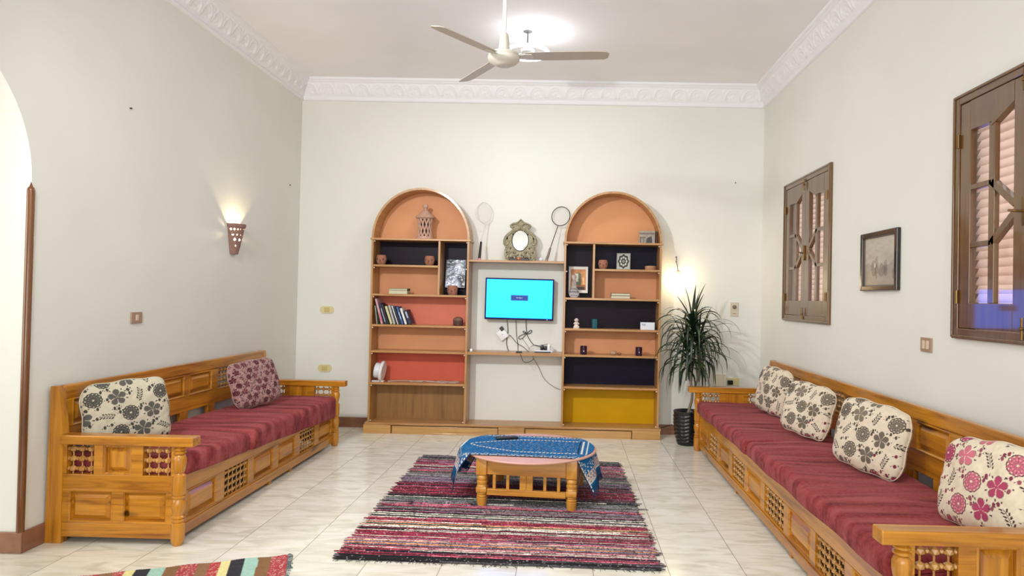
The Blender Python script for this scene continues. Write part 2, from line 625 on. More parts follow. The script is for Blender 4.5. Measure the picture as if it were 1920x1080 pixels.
def window(name, y0, y1, z0, z1):
    x = XR
    root = thing(name, '', '', (x, (y0 + y1) / 2, z0))
    del root['label'], root['category']
    struct(root)
    W, Hh = y1 - y0, z1 - z0
    hw = W / 2
    # frame (local: x<0 is into the room)
    fr = MB()
    fw = 0.055
    fr.box(-0.022, 0.1, -hw, -hw + fw, 0, Hh, 0.004).box(-0.022, 0.1, hw - fw, hw, 0, Hh, 0.004)
    fr.box(-0.022, 0.1, -hw + fw, hw - fw, 0, fw, 0.004).box(-0.022, 0.1, -hw + fw, hw - fw, Hh - fw, Hh, 0.004)
    q = fw - 0.014
    fr.box(-0.03, -0.02, -hw + 0.006, -hw + 0.02, 0.006, Hh - 0.006, 0.004).box(-0.03, -0.02, hw - 0.02, hw - 0.006, 0.006, Hh - 0.006, 0.004)
    fr.box(-0.03, -0.02, -hw + 0.02, hw - 0.02, 0.006, 0.02, 0.004).box(-0.03, -0.02, -hw + 0.02, hw - 0.02, Hh - 0.02, Hh - 0.006, 0.004)
    fr.build('window_frame', brownwood['Z'], root)
    for sgn in (1, -1):     # sgn=+1: the leaf away from the camera
        yo = sgn * (hw - fw - 0.004)      # hinge side
        ym = sgn * 0.002                  # meeting side
        zb, zt = fw + 0.003, Hh - fw - 0.003
        lw = abs(yo - ym)
        Y = lambda t: yo + (ym - yo) * t  # t 0..1 from hinge to meeting stile
        cz = MB()
        th = (-0.016, 0.02)
        st = 0.085 / lw
        pt, pb = zt - 0.15, zb + 0.13    # daylight opening
        cz.box(*th, Y(0), Y(st), zb, zt, 0.003).box(*th, Y(1 - st), Y(1), zb, zt, 0.003)
        cz.box(*th, Y(st), Y(1 - st), zb, pb, 0.003)
        # top rail with the slanting upper edge over the inner lights
        tm = 0.5
        cz.prism([(Y(st), zt), (Y(1 - st), zt), (Y(1 - st), pt + 0.055), (Y(tm), pt - 0.02), (Y(tm), pt), (Y(st), pt)], th[0], th[1], 'YZ')
        mw = 0.022 / lw
        cz.box(-0.013, 0.015, Y(tm - mw), Y(tm + mw), pb, pt, 0.003)
        h3 = (pt - pb) / 3
        for k in (1, 2):
            cz.box(-0.013, 0.015, Y(st), Y(tm), pb + h3 * k - 0.014, pb + h3 * k + 0.014, 0.003)
        # the arrow of the inner lights
        zm = (pt + pb) / 2
        for s2 in (1, -1):
            a0 = (Y(tm), zm + s2 * h3 / 2)
            a1 = (Y(1 - st), zm + s2 * 0.02)
            dy, dz = a1[0] - a0[0], a1[1] - a0[1]
            ln = math.hypot(dy, dz)
            ny, nz = -dz / ln * 0.017, dy / ln * 0.017
            cz.prism([(a0[0] - ny, a0[1] - nz), (a1[0] - ny, a1[1] - nz), (a1[0] + ny, a1[1] + nz), (a0[0] + ny, a0[1] + nz)], -0.013, 0.015, 'YZ')
        leaf = cz.build('casement', brownwood['Z'], root)
        for (ta, tb) in ((st, tm), (tm, 1 - st)):
            MB().box(0.002, 0.005, Y(ta), Y(tb), pb, pt + (0.05 if ta == tm else 0)).build('pane', m_glass, leaf)
        hb = MB()
        for hz in (0.22, Hh - 0.25):
            hb.tube([(-0.026, sgn * (hw - fw + 0.002), hz - 0.035), (-0.026, sgn * (hw - fw + 0.002), hz + 0.035)], 0.008, 8)
        hb.build('hinge', m_brass, leaf, smooth=True)
    lb = MB()
    lb.box(-0.03, -0.016, -0.014, 0.014, Hh * 0.42, Hh * 0.52, 0.003)
    lb.tube([(-0.03, 0, Hh * 0.47), (-0.06, 0, Hh * 0.47), (-0.062, 0.05, Hh * 0.47 + 0.01)], 0.006, 8)
    lb.build('latch', m_brass, root, smooth=True)
    bb = MB()
    for hz in (0.075, Hh - 0.085):
        bb.tube([(-0.03, 0.0, hz - 0.05), (-0.03, 0.0, hz + 0.05)], 0.006, 8)
        bb.ball((-0.032, 0, hz), 0.012, 1)
    bb.build('bolt', m_brass, root, smooth=True)
    sh = MB()
    n = int(Hh / 0.045)
    for k in range(n):
        z = 0.02 + k * (Hh - 0.04) / n
        M = Matrix.Translation((0.085, 0, z + 0.02)) @ Matrix.Rotation(math.radians(28), 4, 'Y')
        sh.box(-0.004, 0.004, -hw, hw, -0.028, 0.028, 0.0, M)
    sh.build('shutter', m_louver, root)
    return root


window('window_1', *W1, WZ0, WZ1)
window('window_2', *W2, WZ0, WZ1)


# ------------------------------------------------------------------ arched wall unit
YF, YBK = 6.93, 7.19
T = 0.022


def laminate(name, c, rough=0.45):
    return flat(name, c, rough, spec=0.12, noise=0.07, nscale=3)


m_peach = laminate('peach_panel', (214, 152, 108))
m_purple = laminate('aubergine_panel', (26, 12, 24), 0.4)
m_navy = laminate('night_panel', (16, 10, 30), 0.4)
m_salmon = laminate('salmon_panel', (214, 122, 98))
m_clay = laminate('clay_panel', (206, 146, 104))
m_red = laminate('red_clay_panel', (206, 98, 76))
m_oak = wood('oak_panel', (150, 108, 54), (122, 84, 38), 'Z', rough=0.5, knots=False, coat=0)
m_mustard = laminate('mustard_panel', (196, 148, 4))

unit = thing('arched_bookshelf', 'wooden wall unit of two arched bookcases joined by shelves on one long plinth', 'bookcase', ((-2.07 + 0.955) / 2, YBK, 0))
UX, UY = unit.location.x, unit.location.y


def ubox(name, x0, x1, y0, y1, z0, z1, mat, bev=0.002, label=None):
    o = MB().box(x0 - UX, x1 - UX, y0 - UY, y1 - UY, z0, z1, bev).build(name, mat, unit)
    if label:
        o['label'] = label
    return o


S = dict(s1=2.03, s2=1.752, s3=1.447, s4=1.127, s5=0.855, s6=0.523, base=0.112)
cells = []
for side, (a, b, div) in enumerate(((-2.072, -1.048, -1.361), (-0.058, 0.957, 0.253))):
    ubox('side_panel', a, a + T, YF, YBK, S['base'], S['s1'] - T, shelfwood['Z'])
    ubox('side_panel', b - T, b, YF, YBK, S['base'], S['s1'] - T, shelfwood['Z'])
    # arch hood
    cx, r = (a + b) / 2, (b - a) / 2
    mb = MB()
    n = 48
    rings = []
    hh = 2.562 - S['s1']
    for k in range(n + 1):
        t = PI * k / n
        c, s_ = math.cos(t), math.sin(t)
        rings.append([Vector((cx - UX + (r - d) * c, y - UY, S['s1'] + (hh - d) * s_)) for d, y in ((0, YF), (0, YBK), (T, YBK), (T, YF))])
    V = [[mb.bm.verts.new(p) for p in q] for q in rings]
    for k in range(n):
        for j in range(4):
            mb.bm.faces.new((V[k][j], V[k][(j + 1) % 4], V[k + 1][(j + 1) % 4], V[k + 1][j]))
    mb.bm.faces.new(V[0])
    mb.bm.faces.new(V[-1])
    mb.build('arch_hood', shelfwood['Y'], unit, smooth=True)
    # back of the arch
    pts = [((r - T) * math.cos(PI * k / n) + cx - UX, (hh - T) * math.sin(PI * k / n) + S['s1']) for k in range(n + 1)]
    MB().prism(pts, 7.176 - UY, 7.186 - UY, 'XZ').build('back_panel', m_peach, unit)['label'] = 'peach back of the arch'
    # shelves
    ubox('shelf', a - 0.012, b + 0.012, YF - 0.008, YBK, S['s1'] - T, S['s1'], shelfwood['X'], 0.004)
    for k in ('s3', 's4', 's5', 's6'):
        ubox('shelf', a + T, b - T, YF, YBK, S[k] - T, S[k], shelfwood['X'])
    if side == 0:
        ubox('shelf', a + T, div - T / 2, YF, YBK, S['s2'] - T, S['s2'], shelfwood['X'])
    else:
        ubox('shelf', div + T / 2, b - T, YF, YBK, S['s2'] - T, S['s2'], shelfwood['X'])
    ubox('divider', div - T / 2, div + T / 2, YF, YBK, S['s3'], S['s1'] - T, shelfwood['Z'])
    bx = [(a + T, b - T, 's4', 's3'), (a + T, b - T, 's5', 's4'), (a + T, b - T, 's6', 's5'), (a + T, b - T, 'base', 's6')]
    if side == 0:
        wide, tall = (a + T, div - T / 2), (div + T / 2, b - T)
        mats = [(m_salmon, 'salmon'), (m_clay, 'clay pink'), (m_red, 'red clay'), (m_oak, 'brown oak')]
        tallm, upm, lowm = (m_navy, 'night blue'), (m_purple, 'dark aubergine'), (m_clay, 'clay')
    else:
        tall, wide = (a + T, div - T / 2), (div + T / 2, b - T)
        mats = [(m_purple, 'dark aubergine'), (m_clay, 'clay'), (m_navy, 'night blue'), (m_mustard, 'mustard yellow')]
        tallm, upm, lowm = (m_purple, 'dark aubergine'), (m_navy, 'night blue'), (m_clay, 'clay')
    for (p, q, lo, hi), (mt, nm) in zip(bx, mats):
        ubox('back_panel', p, q, 7.176, 7.186, S[lo], S[hi] - T, mt, 0, nm + ' back panel')
    ubox('back_panel', *tall, 7.176, 7.186, S['s3'], S['s1'] - T, tallm[0], 0, tallm[1] + ' back panel of the tall niche')
    ubox('back_panel', *wide, 7.176, 7.186, S['s2'], S['s1'] - T, upm[0], 0, upm[1] + ' back panel')
    ubox('back_panel', *wide, 7.176, 7.186, S['s3'], S['s2'] - T, lowm[0], 0, lowm[1] + ' back panel')
    for zz in (S['s1'] - T - 0.012, S['s2'] - T - 0.012, S['s3'] - T - 0.012, S['s4'] - T - 0.012, S['s5'] - T - 0.012, S['s6'] - T - 0.012, S['base'] + 0.012):
        for xx in (a + T + 0.007, b - T - 0.007):
            MB().ball((xx - UX, YF + 0.012 - UY, zz), 0.0075, 2).build('screw_cap', m_screw, unit, smooth=True)
# middle shelves
ubox('shelf', -1.048, -0.058, YF, YBK, 1.822 - T, 1.822, shelfwood['X'])
ubox('shelf', -1.048, -0.058, YF, YBK, 0.862 - 0.03, 0.862, shelfwood['X'])
ubox('plinth_top', -2.09, 0.975, 6.895, YBK, 0.09, S['base'], shelfwood['X'])
mb = MB()
mb.box(-2.085 - UX, 0.965 - UX, 6.94 - UY, YBK - UY, 0.0, 0.09)
for x0, x1 in ((-2.1, -1.815), (-0.70, -0.43), (0.68, 0.968)):
    mb.box(x0 - UX, x1 - UX, 6.885 - UY, 6.945 - UY, 0, 0.09, 0.002)
mb.box(-1.807 - UX, -0.708 - UX, 6.905 - UY, 6.94 - UY, 0.0, 0.078, 0.003).box(-0.422 - UX, 0.672 - UX, 6.905 - UY, 6.94 - UY, 0.0, 0.078, 0.003)
mb.box(-1.8 - UX, -0.71 - UX, 6.895 - UY, 6.91 - UY, 0.0, 0.014, 0.002).box(-0.42 - UX, 0.67 - UX, 6.895 - UY, 6.91 - UY, 0.0, 0.014, 0.002)
mb.build('plinth', wood('plinth_wood', (190, 146, 84), (152, 108, 50), 'X', rough=0.4, knots=False), unit)


# ------------------------------------------------------------------ television and its wiring
tv = thing('television', 'flat television on the wall showing a bright cyan screen', 'television', (-0.527, 7.13, 1.418), rot=(0, math.radians(0.4), 0))
hw, hh = 0.366, 0.221
m_bezel = flat('bezel', (4, 6, 60), 0.5, spec=0.2)  # navy in this colour stands in for the screen's bloom
b = MB()
b.box(-hw, hw, -0.03, 0.03, -hh, hh, 0.006)
b.build('housing', flat('tv_back', (14, 14, 20), 0.4), tv)
bz = 0.014
b = MB().box(-hw, -hw + bz, -0.037, -0.03, -hh, hh, 0.002).box(hw - bz, hw, -0.037, -0.03, -hh, hh, 0.002)
b.box(-hw + bz, hw - bz, -0.037, -0.03, hh - bz, hh, 0.002).box(-hw + bz, hw - bz, -0.037, -0.03, -hh, -hh + 0.02, 0.002)
b.build('bezel', m_bezel, tv)
MB().box(-hw + bz, hw - bz, -0.033, -0.0302, -hh + 0.02, hh - bz).build('screen', emit('screen_cyan', (0.0, 0.19, 1.0, 1), 6.8), tv)['label'] = 'lit cyan screen'
screen_ = [o for o in tv.children if o.name.startswith('screen')][0]
MB().box(-0.09, 0.092, -0.0345, -0.033, -0.015, 0.042).build('message_box', emit('screen_blue', (0.0, 0.06, 0.42, 1), 1.0), screen_)['label'] = 'dark blue message box'


def text_obj(name, s, size, mat, parent, loc, rot, extrude=0.0004, sx=1.0):
    c = bpy.data.curves.new(name, 'FONT')
    c.body = s
    c.size = size
    c.extrude = extrude
    c.align_x = 'CENTER'
    c.align_y = 'CENTER'
    tmp = bpy.data.objects.new(name, c)
    COL.objects.link(tmp)
    dg = bpy.context.evaluated_depsgraph_get()
    me = bpy.data.meshes.new_from_object(tmp.evaluated_get(dg))
    bpy.data.objects.remove(tmp)
    o = finish(name, me, mat, parent, loc=loc, rot=rot)
    o.scale = (sx, 1, 1)
    return o


text_obj('message_text', 'No Signal', 0.017, emit('screen_white', (0.9, 0.95, 1, 1), 1.2), screen_, (0.0, -0.0352, 0.015), (PI / 2, 0, 0))
MB().ball((hw - 0.065, -0.037, -hh + 0.009), 0.0045, 1).build('power_light', emit('led', (0.7, 0.8, 1, 1), 2), tv)
MB().box(-0.1, 0.1, 0.03, 0.07, -0.1, 0.1).build('wall_bracket', m_black, tv)


def smooth_path(pts, n=8):
    P = [Vector(p) for p in pts]
    out = []
    for i in range(len(P) - 1):
        p0, p1, p2, p3 = P[max(i - 1, 0)], P[i], P[i + 1], P[min(i + 2, len(P) - 1)]
        for k in range(n):
            t = k / n
            out.append(0.5 * ((2 * p1) + (p2 - p0) * t + (2 * p0 - 5 * p1 + 4 * p2 - p3) * t * t + (3 * p1 - p0 - 3 * p2 + p3) * t ** 3))
    out.append(P[-1])
    return out


def zpix(ox, oy, k, pts, Y):
    """pixels of an enlarged crop to points; Y constant or per point"""
    r = []
    for i, p in enumerate(pts):
        r.append(at(ox + p[0] / k, oy + p[1] / k, p[2] if len(p) > 2 else Y))
    return r


m_cable = flat('black_cable', (20, 20, 24), 0.45)
m_cable_w = flat('white_cable', (190, 184, 176), 0.5)


def cable(name, label, pts, r, mat, Y=7.185, ox=900, oy=590, k=6.353, n=8):
    o = MB().tube(smooth_path(zpix(ox, oy, k, pts, Y), 7), r, 6).build(name, mat, smooth=True)
    return tag(o, label, 'cable')


cable('power_cable', 'black cable curving from the white receiver box down to the shelf under the television', [(320, 50, 7.15), (328, 120), (332, 200), (320, 280), (318, 360), (350, 440, 7.16), (430, 458, 7.06), (520, 462, 7.0), (590, 460, 7.0), (560, 425, 7.1), (500, 375), (440, 340), (390, 280), (350, 240)], 0.0035, m_cable)
cable('straight_cable', 'thin black cable hanging straight down from the middle of the television', [(428, 55, 7.15), (430, 150), (436, 250), (450, 350), (452, 440), (455, 462, 7.02)], 0.003, m_cable)
cable('bundled_cable', 'black cable tied in a bow below the television, running to the power strip', [(548, 55, 7.15), (550, 140), (550, 215), (500, 240), (462, 265), (470, 292), (510, 275), (555, 225), (600, 188), (618, 195), (600, 220), (560, 228), (515, 210), (520, 195), (550, 220), (575, 270), (610, 325), (650, 362), (720, 380, 7.14), (745, 390, 7.06)], 0.0035, m_cable)
cable('grey_cable', 'pale grey cable looping from the bow towards the power strip', [(505, 285), (545, 340), (580, 395), (585, 430, 7.08), (590, 400, 7.12), (640, 362), (720, 372), (790, 350), (835, 370, 7.12), (832, 405, 7.0)], 0.0022, flat('grey_cable', (120, 118, 114), 0.5))
cable('loop_cable', 'short black cable looping below the middle shelf', [(480, 470, 6.925), (495, 510, 6.92), (520, 560, 6.93), (570, 568, 7.0), (620, 545, 7.1), (640, 525, 7.18)], 0.003, m_cable)
cable('trailing_cable', 'grey cable trailing down the wall from the middle shelf to the right bookcase', [(630, 500, 7.183), (645, 535), (700, 630), (750, 740), (800, 800), (880, 860), (960, 895)], 0.0035, flat('taupe_cable', (140, 134, 122), 0.5))
# receiver box on the wall
rc = at(942, 627, 7.17)
t = thing('receiver_box', 'small white receiver box hanging tilted on cables below the television', 'box', (rc.x, 7.172, rc.z), rot=(0, math.radians(-38), 0))
MB().box(-0.05, 0.05, -0.013, 0.013, -0.055, 0.055, 0.008).build('case', m_white, t, smooth=True)
MB().box(0.012, 0.05, -0.02, 0.01, 0.03, 0.075, 0.004).build('plug', m_black, t)
MB().ball((0, -0.014, 0), 0.005, 1).build('indicator', m_black, t)
# power strip
ps = at(1020, 661, 7.0)
t = thing('power_strip', 'white power strip with black plugs on the middle shelf', 'power strip', (ps.x, 7.03, 0.862))
MB().box(-0.1, 0.09, -0.03, 0.03, 0.0, 0.026, 0.005).build('case', flat('strip_case', (206, 206, 214), 0.4), t, smooth=True)
MB().box(-0.1, 0.07, -0.034, -0.03, 0.0, 0.012).build('edge', m_black, t)
for i, (xx, hz) in enumerate(((-0.02, 0.055), (0.015, 0.045))):
    MB().box(xx - 0.02, xx + 0.014, -0.022, 0.018, 0.026, 0.026 + hz, 0.006).build('plug', m_black, t, smooth=True)
MB().box(0.035, 0.062, -0.02, 0.02, 0.026, 0.09, 0.006).build('adapter', m_white, t, smooth=True)
cl = at(932, 663, 6.95)
t = thing('cable_clip', 'black block where the cables gather on the front of the middle shelf', 'cable clip', (at(973, 663, 6.92).x, 6.935, 0.862))
MB().box(-0.032, 0.03, -0.02, 0.02, 0.0, 0.014, 0.004).build('block', m_black, t)
# small white knob thing at left of shelf
q = at(881, 658, 6.96)
t = thing('white_adapter', 'tiny white adapter at the left end of the middle shelf', 'adapter', (q.x + 0.01, 6.97, 0.862))
MB().box(-0.012, 0.016, -0.012, 0.012, 0, 0.028, 0.004).build('case', m_white, t, smooth=True)
MB().box(-0.024, -0.012, -0.009, 0.009, 0.004, 0.022, 0.002).build('plug', m_black, t)


# ------------------------------------------------------------------ ornaments on the shelves
def pot_body(name, parent, r, h, mat):
    """pierced clay pot: closed clay body; dark diamonds laid on it stand for the shaded holes"""
    prof = [(r * .55, 0), (r * .78, h * .12), (r * .97, h * .38), (r, h * .55), (r * .93, h * .78), (r * .82, h * .97), (r * .8, h), (r * .7, h * .99), (r * .72, h * .9), (r * .6, h * .6)]
    return MB().lathe(prof, (0, 0, 0), 28).build(name, mat, parent, smooth=True)


def candle_pot(label, x, z, y=6.98, r=0.054, h=0.1, kind=0):
    t = thing('tealight_pot', label, 'candle holder', (x, y, z), group='pierced clay candle pots')
    body_ = pot_body('body', t, r, h, m_terra)
    for k in range(10):
        d = MB()
        a = 2 * PI * k / 10 - PI / 2
        rr = r * 0.985
        for zz, s_ in ((0.56 if k % 2 else 0.42, 0.007),):
            M = Matrix.Translation((rr * math.cos(a), rr * math.sin(a), h * zz)) @ Matrix.Rotation(a, 4, 'Z')
            d.prism([(0, -s_ * (2.2 if kind == 0 else 1.6)), (s_ * .6, 0), (0, s_ * (2.2 if kind == 0 else 1.6)), (-s_ * .6, 0)], -0.004, 0.003, 'YZ', M)
        d.build('hole_shade', m_dark, body_)  # dark diamond set on the clay, painted shade in place of a hole
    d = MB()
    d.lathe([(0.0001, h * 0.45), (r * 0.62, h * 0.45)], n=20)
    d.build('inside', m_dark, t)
    return t


candle_pot('pierced clay tealight pot at the left end of the upper shelf, left bookcase', at(715, 495, 6.98).x, S['s2'])
candle_pot('pierced clay tealight pot beside the divider, left bookcase', at(805.5, 497, 6.98).x, S['s2'])
candle_pot('round pierced clay tealight pot in front of the silver picture', at(848.5, 551, 6.97).x, S['s3'], 6.965, 0.056, 0.1, 1)
candle_pot('pierced clay tealight pot beside the divider, right bookcase', at(1130.5, 504, 6.99).x, S['s2'], 6.99, 0.052, 0.095, 1)

# pierced lantern in the left arch
lx = at(796.5, 444, 7.02).x
t = thing('clay_lantern', 'tall pierced clay lantern with domed lid in the left arch', 'lantern', (lx, 7.02, S['s1']))
h = 0.235
N = 11
prof = lambda z: 0.088 - 0.032 * math.sin(PI * min(1, max(0, (z - 0.02) / 0.2))) ** 0.9 if z > 0.02 else 0.09
shell = MB()
# open lattice body
zs = np.linspace(0.022, h - 0.02, 5)
for k in range(N):
    for sgn in (1, -1):
        pts = []
        for q in range(17):
            z = 0.018 + (h - 0.036) * q / 16
            a = 2 * PI * k / N + sgn * (q / 16) * 2 * PI / N * 1.5
            rr = 0.062 + 0.016 * abs(2 * q / 16 - 1) ** 2
            pts.append((rr * math.cos(a), rr * math.sin(a), z))
        shell.tube(pts, 0.0085, 6)
shell.lathe([(0.05, 0), (0.088, 0), (0.088, 0.014), (0.078, 0.03), (0.06, 0.03)], n=28)
shell.lathe([(0.06, h - 0.03), (0.08, h - 0.024), (0.098, h - 0.01), (0.1, h), (0.06, h)], n=28)
shell.build('body', m_terra2, t, smooth=True)
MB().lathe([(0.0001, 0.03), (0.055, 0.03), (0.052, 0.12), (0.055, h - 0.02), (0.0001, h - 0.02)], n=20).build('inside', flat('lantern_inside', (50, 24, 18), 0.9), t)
MB().lathe([(0.1, h), (0.088, h + 0.012), (0.06, h + 0.035), (0.034, h + 0.062), (0.024, h + 0.07), (0.0001, h + 0.072)], n=28).build('lid', m_terra2, t, smooth=True)
MB().lathe([(0.014, h + 0.068), (0.018, h + 0.08), (0.014, h + 0.086), (0.026, h + 0.1), (0.03, h + 0.115), (0.024, h + 0.13), (0.0001, h + 0.137)], n=18).build('knob', m_terra2, t, smooth=True)

# low bookcase books lying flat
def lying_stack(name, label, px, z, wdt, mats, y=6.99, rz=0.0):
    x = at(px, 540, y).x
    zz = z
    objs = []
    for i, (hh_, mc, lab) in enumerate(mats):
        t = thing('lying_book', lab, 'book', (x + i * 0.002, y, zz), rz)
        t['group'] = label
        MB().box(-wdt / 2, wdt / 2, -0.06, 0.06, 0, 0.003).box(-wdt / 2, wdt / 2, -0.06, 0.06, hh_ - 0.003, hh_).box(wdt / 2 - 0.003, wdt / 2, -0.06, 0.06, 0, hh_).build('cover', mc, t)
        MB().box(-wdt / 2 + 0.004, wdt / 2 - 0.003, -0.057, 0.057, 0.003, hh_ - 0.003).build('pages', flat('pages', (196, 190, 160), 0.8, noise=0.1, nscale=200), t)
        zz += hh_
    return objs


m_bk = flat('book_dark', (44, 36, 28), 0.5)
lying_stack('s', 'flat books on the left bookcase', 749, S['s3'], 0.196, [(0.038, flat('book_pale', (170, 164, 138), 0.6), 'pale cream book lying flat below a dark one, left bookcase'), (0.02, m_bk, 'thin dark book lying on top of a pale one, left bookcase')])
lying_stack('s', 'flat books on the right bookcase', 1163, S['s3'], 0.2, [(0.03, flat('book_grey', (120, 104, 88), 0.6), 'grey brown book lying flat below another, right bookcase'), (0.026, m_bk, 'dark edged book lying on top of a grey one, right bookcase')])

# silver picture in the tall niche
pz = at(853.5, 538, 7.14)
t = thing('silver_picture', 'upright picture wrapped in crinkled silver foil in the dark niche', 'picture', (pz.x, 7.1, S['s3']), rot=(math.radians(-12), 0, 0))
W_, H_ = 0.205, 0.3
z0 = 0.085
nn = 60
u = np.linspace(-W_ / 2, W_ / 2, nn)[:, None] * np.ones((1, nn + 20))
v = np.linspace(0, H_, nn + 20)[None, :] * np.ones((nn, 1))


def fbm(u, v, sc, seed=0, octs=4):
    r = np.zeros_like(u)
    g = np.random.default_rng(seed)
    for o in range(octs):
        for k in range(4):
            a = g.uniform(0, 2 * PI)
            ph = g.uniform(0, 2 * PI)
            f = sc * 2 ** o * g.uniform(.7, 1.3)
            r += np.sin((u * math.cos(a) + v * math.sin(a)) * f + ph + 1.3 * np.sin((v * math.cos(a) - u * math.sin(a)) * f * .7 + ph * 2)) / (4 * 1.7 ** o)
    return r


nz = fbm(u, v, 28, 3)
col = np.clip(0.52 + 0.5 * nz, 0.04, 0.95)[..., None] * np.array([0.62, 0.68, 0.78])
P = np.stack([u, -0.012 - 0.006 * nz, v + z0], -1)
m_foil, nt_, bs_ = new_mat('silver_foil')
at_ = nt_.nodes.new('ShaderNodeAttribute')
at_.attribute_name = 'col'
nt_.links.new(at_.outputs['Color'], bs_.inputs['Base Color'])
bs_.inputs['Metallic'].default_value = 0.15
bs_.inputs['Roughness'].default_value = 0.3
grid_obj('foil', P, m_foil, t, col)
MB().box(-W_ / 2 - 0.004, W_ / 2 + 0.004, -0.006, 0.004, z0 - 0.004, z0 + H_ + 0.004, 0.002).box(-0.03, 0.03, -0.004, 0.0, 0.0, z0).build('backing', flat('silver_edge', (150, 152, 156), 0.35, metal=0.3), t)

# standing books
book_rows = [  # bottom centre zoom px, top zoom px (of the spine), thickness m, depth, colours
    (150, 500, 118, 190, 0.010, 0.16, (150, 160, 140), 'thin green white folder leaning in the left corner of the book row'),
    (235, 510, 132, 85, 0.022, 0.19, (196, 150, 160), 'tall book with a white and pink spine, first beside the folder'),
    (300, 510, 195, 160, 0.022, 0.18, (34, 36, 66), 'tall navy book with a speckled spine, beside the pink spined one'),
    (340, 508, 240, 180, 0.018, 0.17, (20, 18, 22), 'black book between the navy one and the cream one'),
    (395, 505, 300, 205, 0.024, 0.16, (200, 194, 150), 'cream yellow book beside the black one'),
    (445, 505, 355, 190, 0.020, 0.16, (176, 176, 172), 'grey white book with dark marks low on its spine'),
    (505, 510, 402, 198, 0.010, 0.15, (222, 220, 224), 'very thin white book in the middle of the row'),
    (545, 512, 440, 212, 0.016, 0.16, (26, 28, 44), 'slim black book left of the blue one'),
    (585, 512, 488, 218, 0.022, 0.16, (54, 84, 138), 'mid blue book in the row on the red shelf'),
    (640, 512, 552, 240, 0.022, 0.15, (214, 216, 210), 'white book near the right end of the row'),
    (710, 512, 625, 275, 0.034, 0.15, (26, 32, 62), 'thick dark navy book closing the row at its right end'),
]
m_pages = flat('book_pages', (222, 214, 190), 0.8)
prev = None
for i, (bx_, by_, tx_, ty_, th_, dp_, c_, lab) in enumerate(book_rows):
    bot = at(690 + bx_ / 9, 550 + by_ / 9, 6.955)
    tp = at(690 + tx_ / 9, 550 + ty_ / 9, 6.955)
    hgt = math.hypot(tp.x - bot.x, tp.z - bot.z)
    ang = math.atan2(tp.x - bot.x, tp.z - bot.z)
    t = thing('leaning_book', lab, 'book', (bot.x, 6.955, S['s4'] + 0.001 + abs(math.sin(ang)) * th_ / 2), rot=(0, ang, 0), group='books leaning on the red shelf')
    mc = flat('book_cover', c_, 0.5, noise=0.25 if i in (1, 2, 5) else 0.06, nscale=60)
    c = MB()
    c.box(-th_ / 2, th_ / 2, 0, 0.004, 0, hgt, 0.001).box(-th_ / 2, -th_ / 2 + 0.002, 0, dp_, 0, hgt).box(th_ / 2 - 0.002, th_ / 2, 0, dp_, 0, hgt)
    cov = c.build('cover', mc, t)
    MB().box(-th_ / 2 + 0.002, th_ / 2 - 0.002, 0.004, dp_ - 0.003, 0.003, hgt - 0.003).build('pages', m_pages, t)
    if i in (1, 2, 10, 8):
        cc = {1: (200, 60, 100), 2: (150, 150, 170), 10: (170, 180, 200), 8: (160, 180, 210)}[i]
        z_a, z_b = {1: (.12, .42), 2: (.1, .75), 10: (.45, .88), 8: (.3, .7)}[i]
        MB().box(-th_ * .22, th_ * .22, -0.0008, 0.0002, hgt * z_a, hgt * z_b).build('spine_band', flat('spine_band', cc, 0.5, noise=0.5, nscale=150), cov)

# dark lidded box, right end of the same shelf
q = at(859, 610, 6.985)
t = thing('dark_basket', 'small dark woven box with a domed lid at the right end of the red shelf', 'box', (q.x - 0.002, 6.99, S['s4']))
MB().lathe([(0.045, 0), (0.052, 0.008), (0.052, 0.05), (0.05, 0.054), (0.0001, 0.054)], n=24, sy=0.9).build('body', flat('dark_weave', (84, 50, 44), 0.7, noise=0.4, nscale=120, bmp=0.5), t, smooth=True)
MB().lathe([(0.054, 0.054), (0.054, 0.062), (0.045, 0.078), (0.028, 0.09), (0.0001, 0.094)], n=24, sy=0.9).build('lid', flat('lid_weave', (112, 80, 66), 0.7, noise=0.4, nscale=120, bmp=0.5), t, smooth=True)

# white fan heater lying on its side
q = at(714, 715, 7.0)
t = thing('round_appliance', 'white round plastic appliance standing on edge on the red shelf', 'appliance', (q.x, 7.0, S['s6'] + 0.112))
Mx = Matrix.Rotation(math.radians(90), 4, 'Y')
Mx = Matrix.Rotation(math.radians(8), 4, 'Y') @ Mx
MB().lathe([(0.0001, 0.02), (0.06, 0.026), (0.095, 0.03), (0.107, 0.022), (0.110, 0.01), (0.1, -0.002), (0.075, -0.004)], n=40, M=Mx).build('disc', m_white, t, smooth=True)
MB().lathe([(0.075, 0.0), (0.078, -0.02), (0.082, -0.05), (0.078, -0.058), (0.05, -0.062), (0.0001, -0.062)], n=40, M=Mx).build('drum', flat('white_drum', (212, 214, 218), 0.4), t, smooth=True)
MB().box(-0.09, 0.035, -0.03, 0.03, -0.112, -0.10, 0.004).build('foot', m_white, t)
cp_ = [(300, 7.0), (400, 7.05), (470, 7.08), (560, 7.07), (690, 7.02), (730, 7.06), (800, 7.09), (870, 7.02), (960, 6.99), (1040, 7.05), (1100, 7.1), (1150, 7.05), (1080, 7.0), (950, 7.08), (840, 7.03), (700, 7.08), (560, 7.02)]
cp_ = [(at(680 + a / 6.355, 715, y).x, y, S['s6'] + 0.0045 + 0.002 * (i_ % 2)) for i_, (a, y) in enumerate(cp_)]
o = MB().tube(smooth_path(cp_, 5), 0.0038, 6).build('appliance_cord', m_cable_w, smooth=True)
tag(o, 'thin white cord snaking along the shelf beside the round white appliance', 'cord')


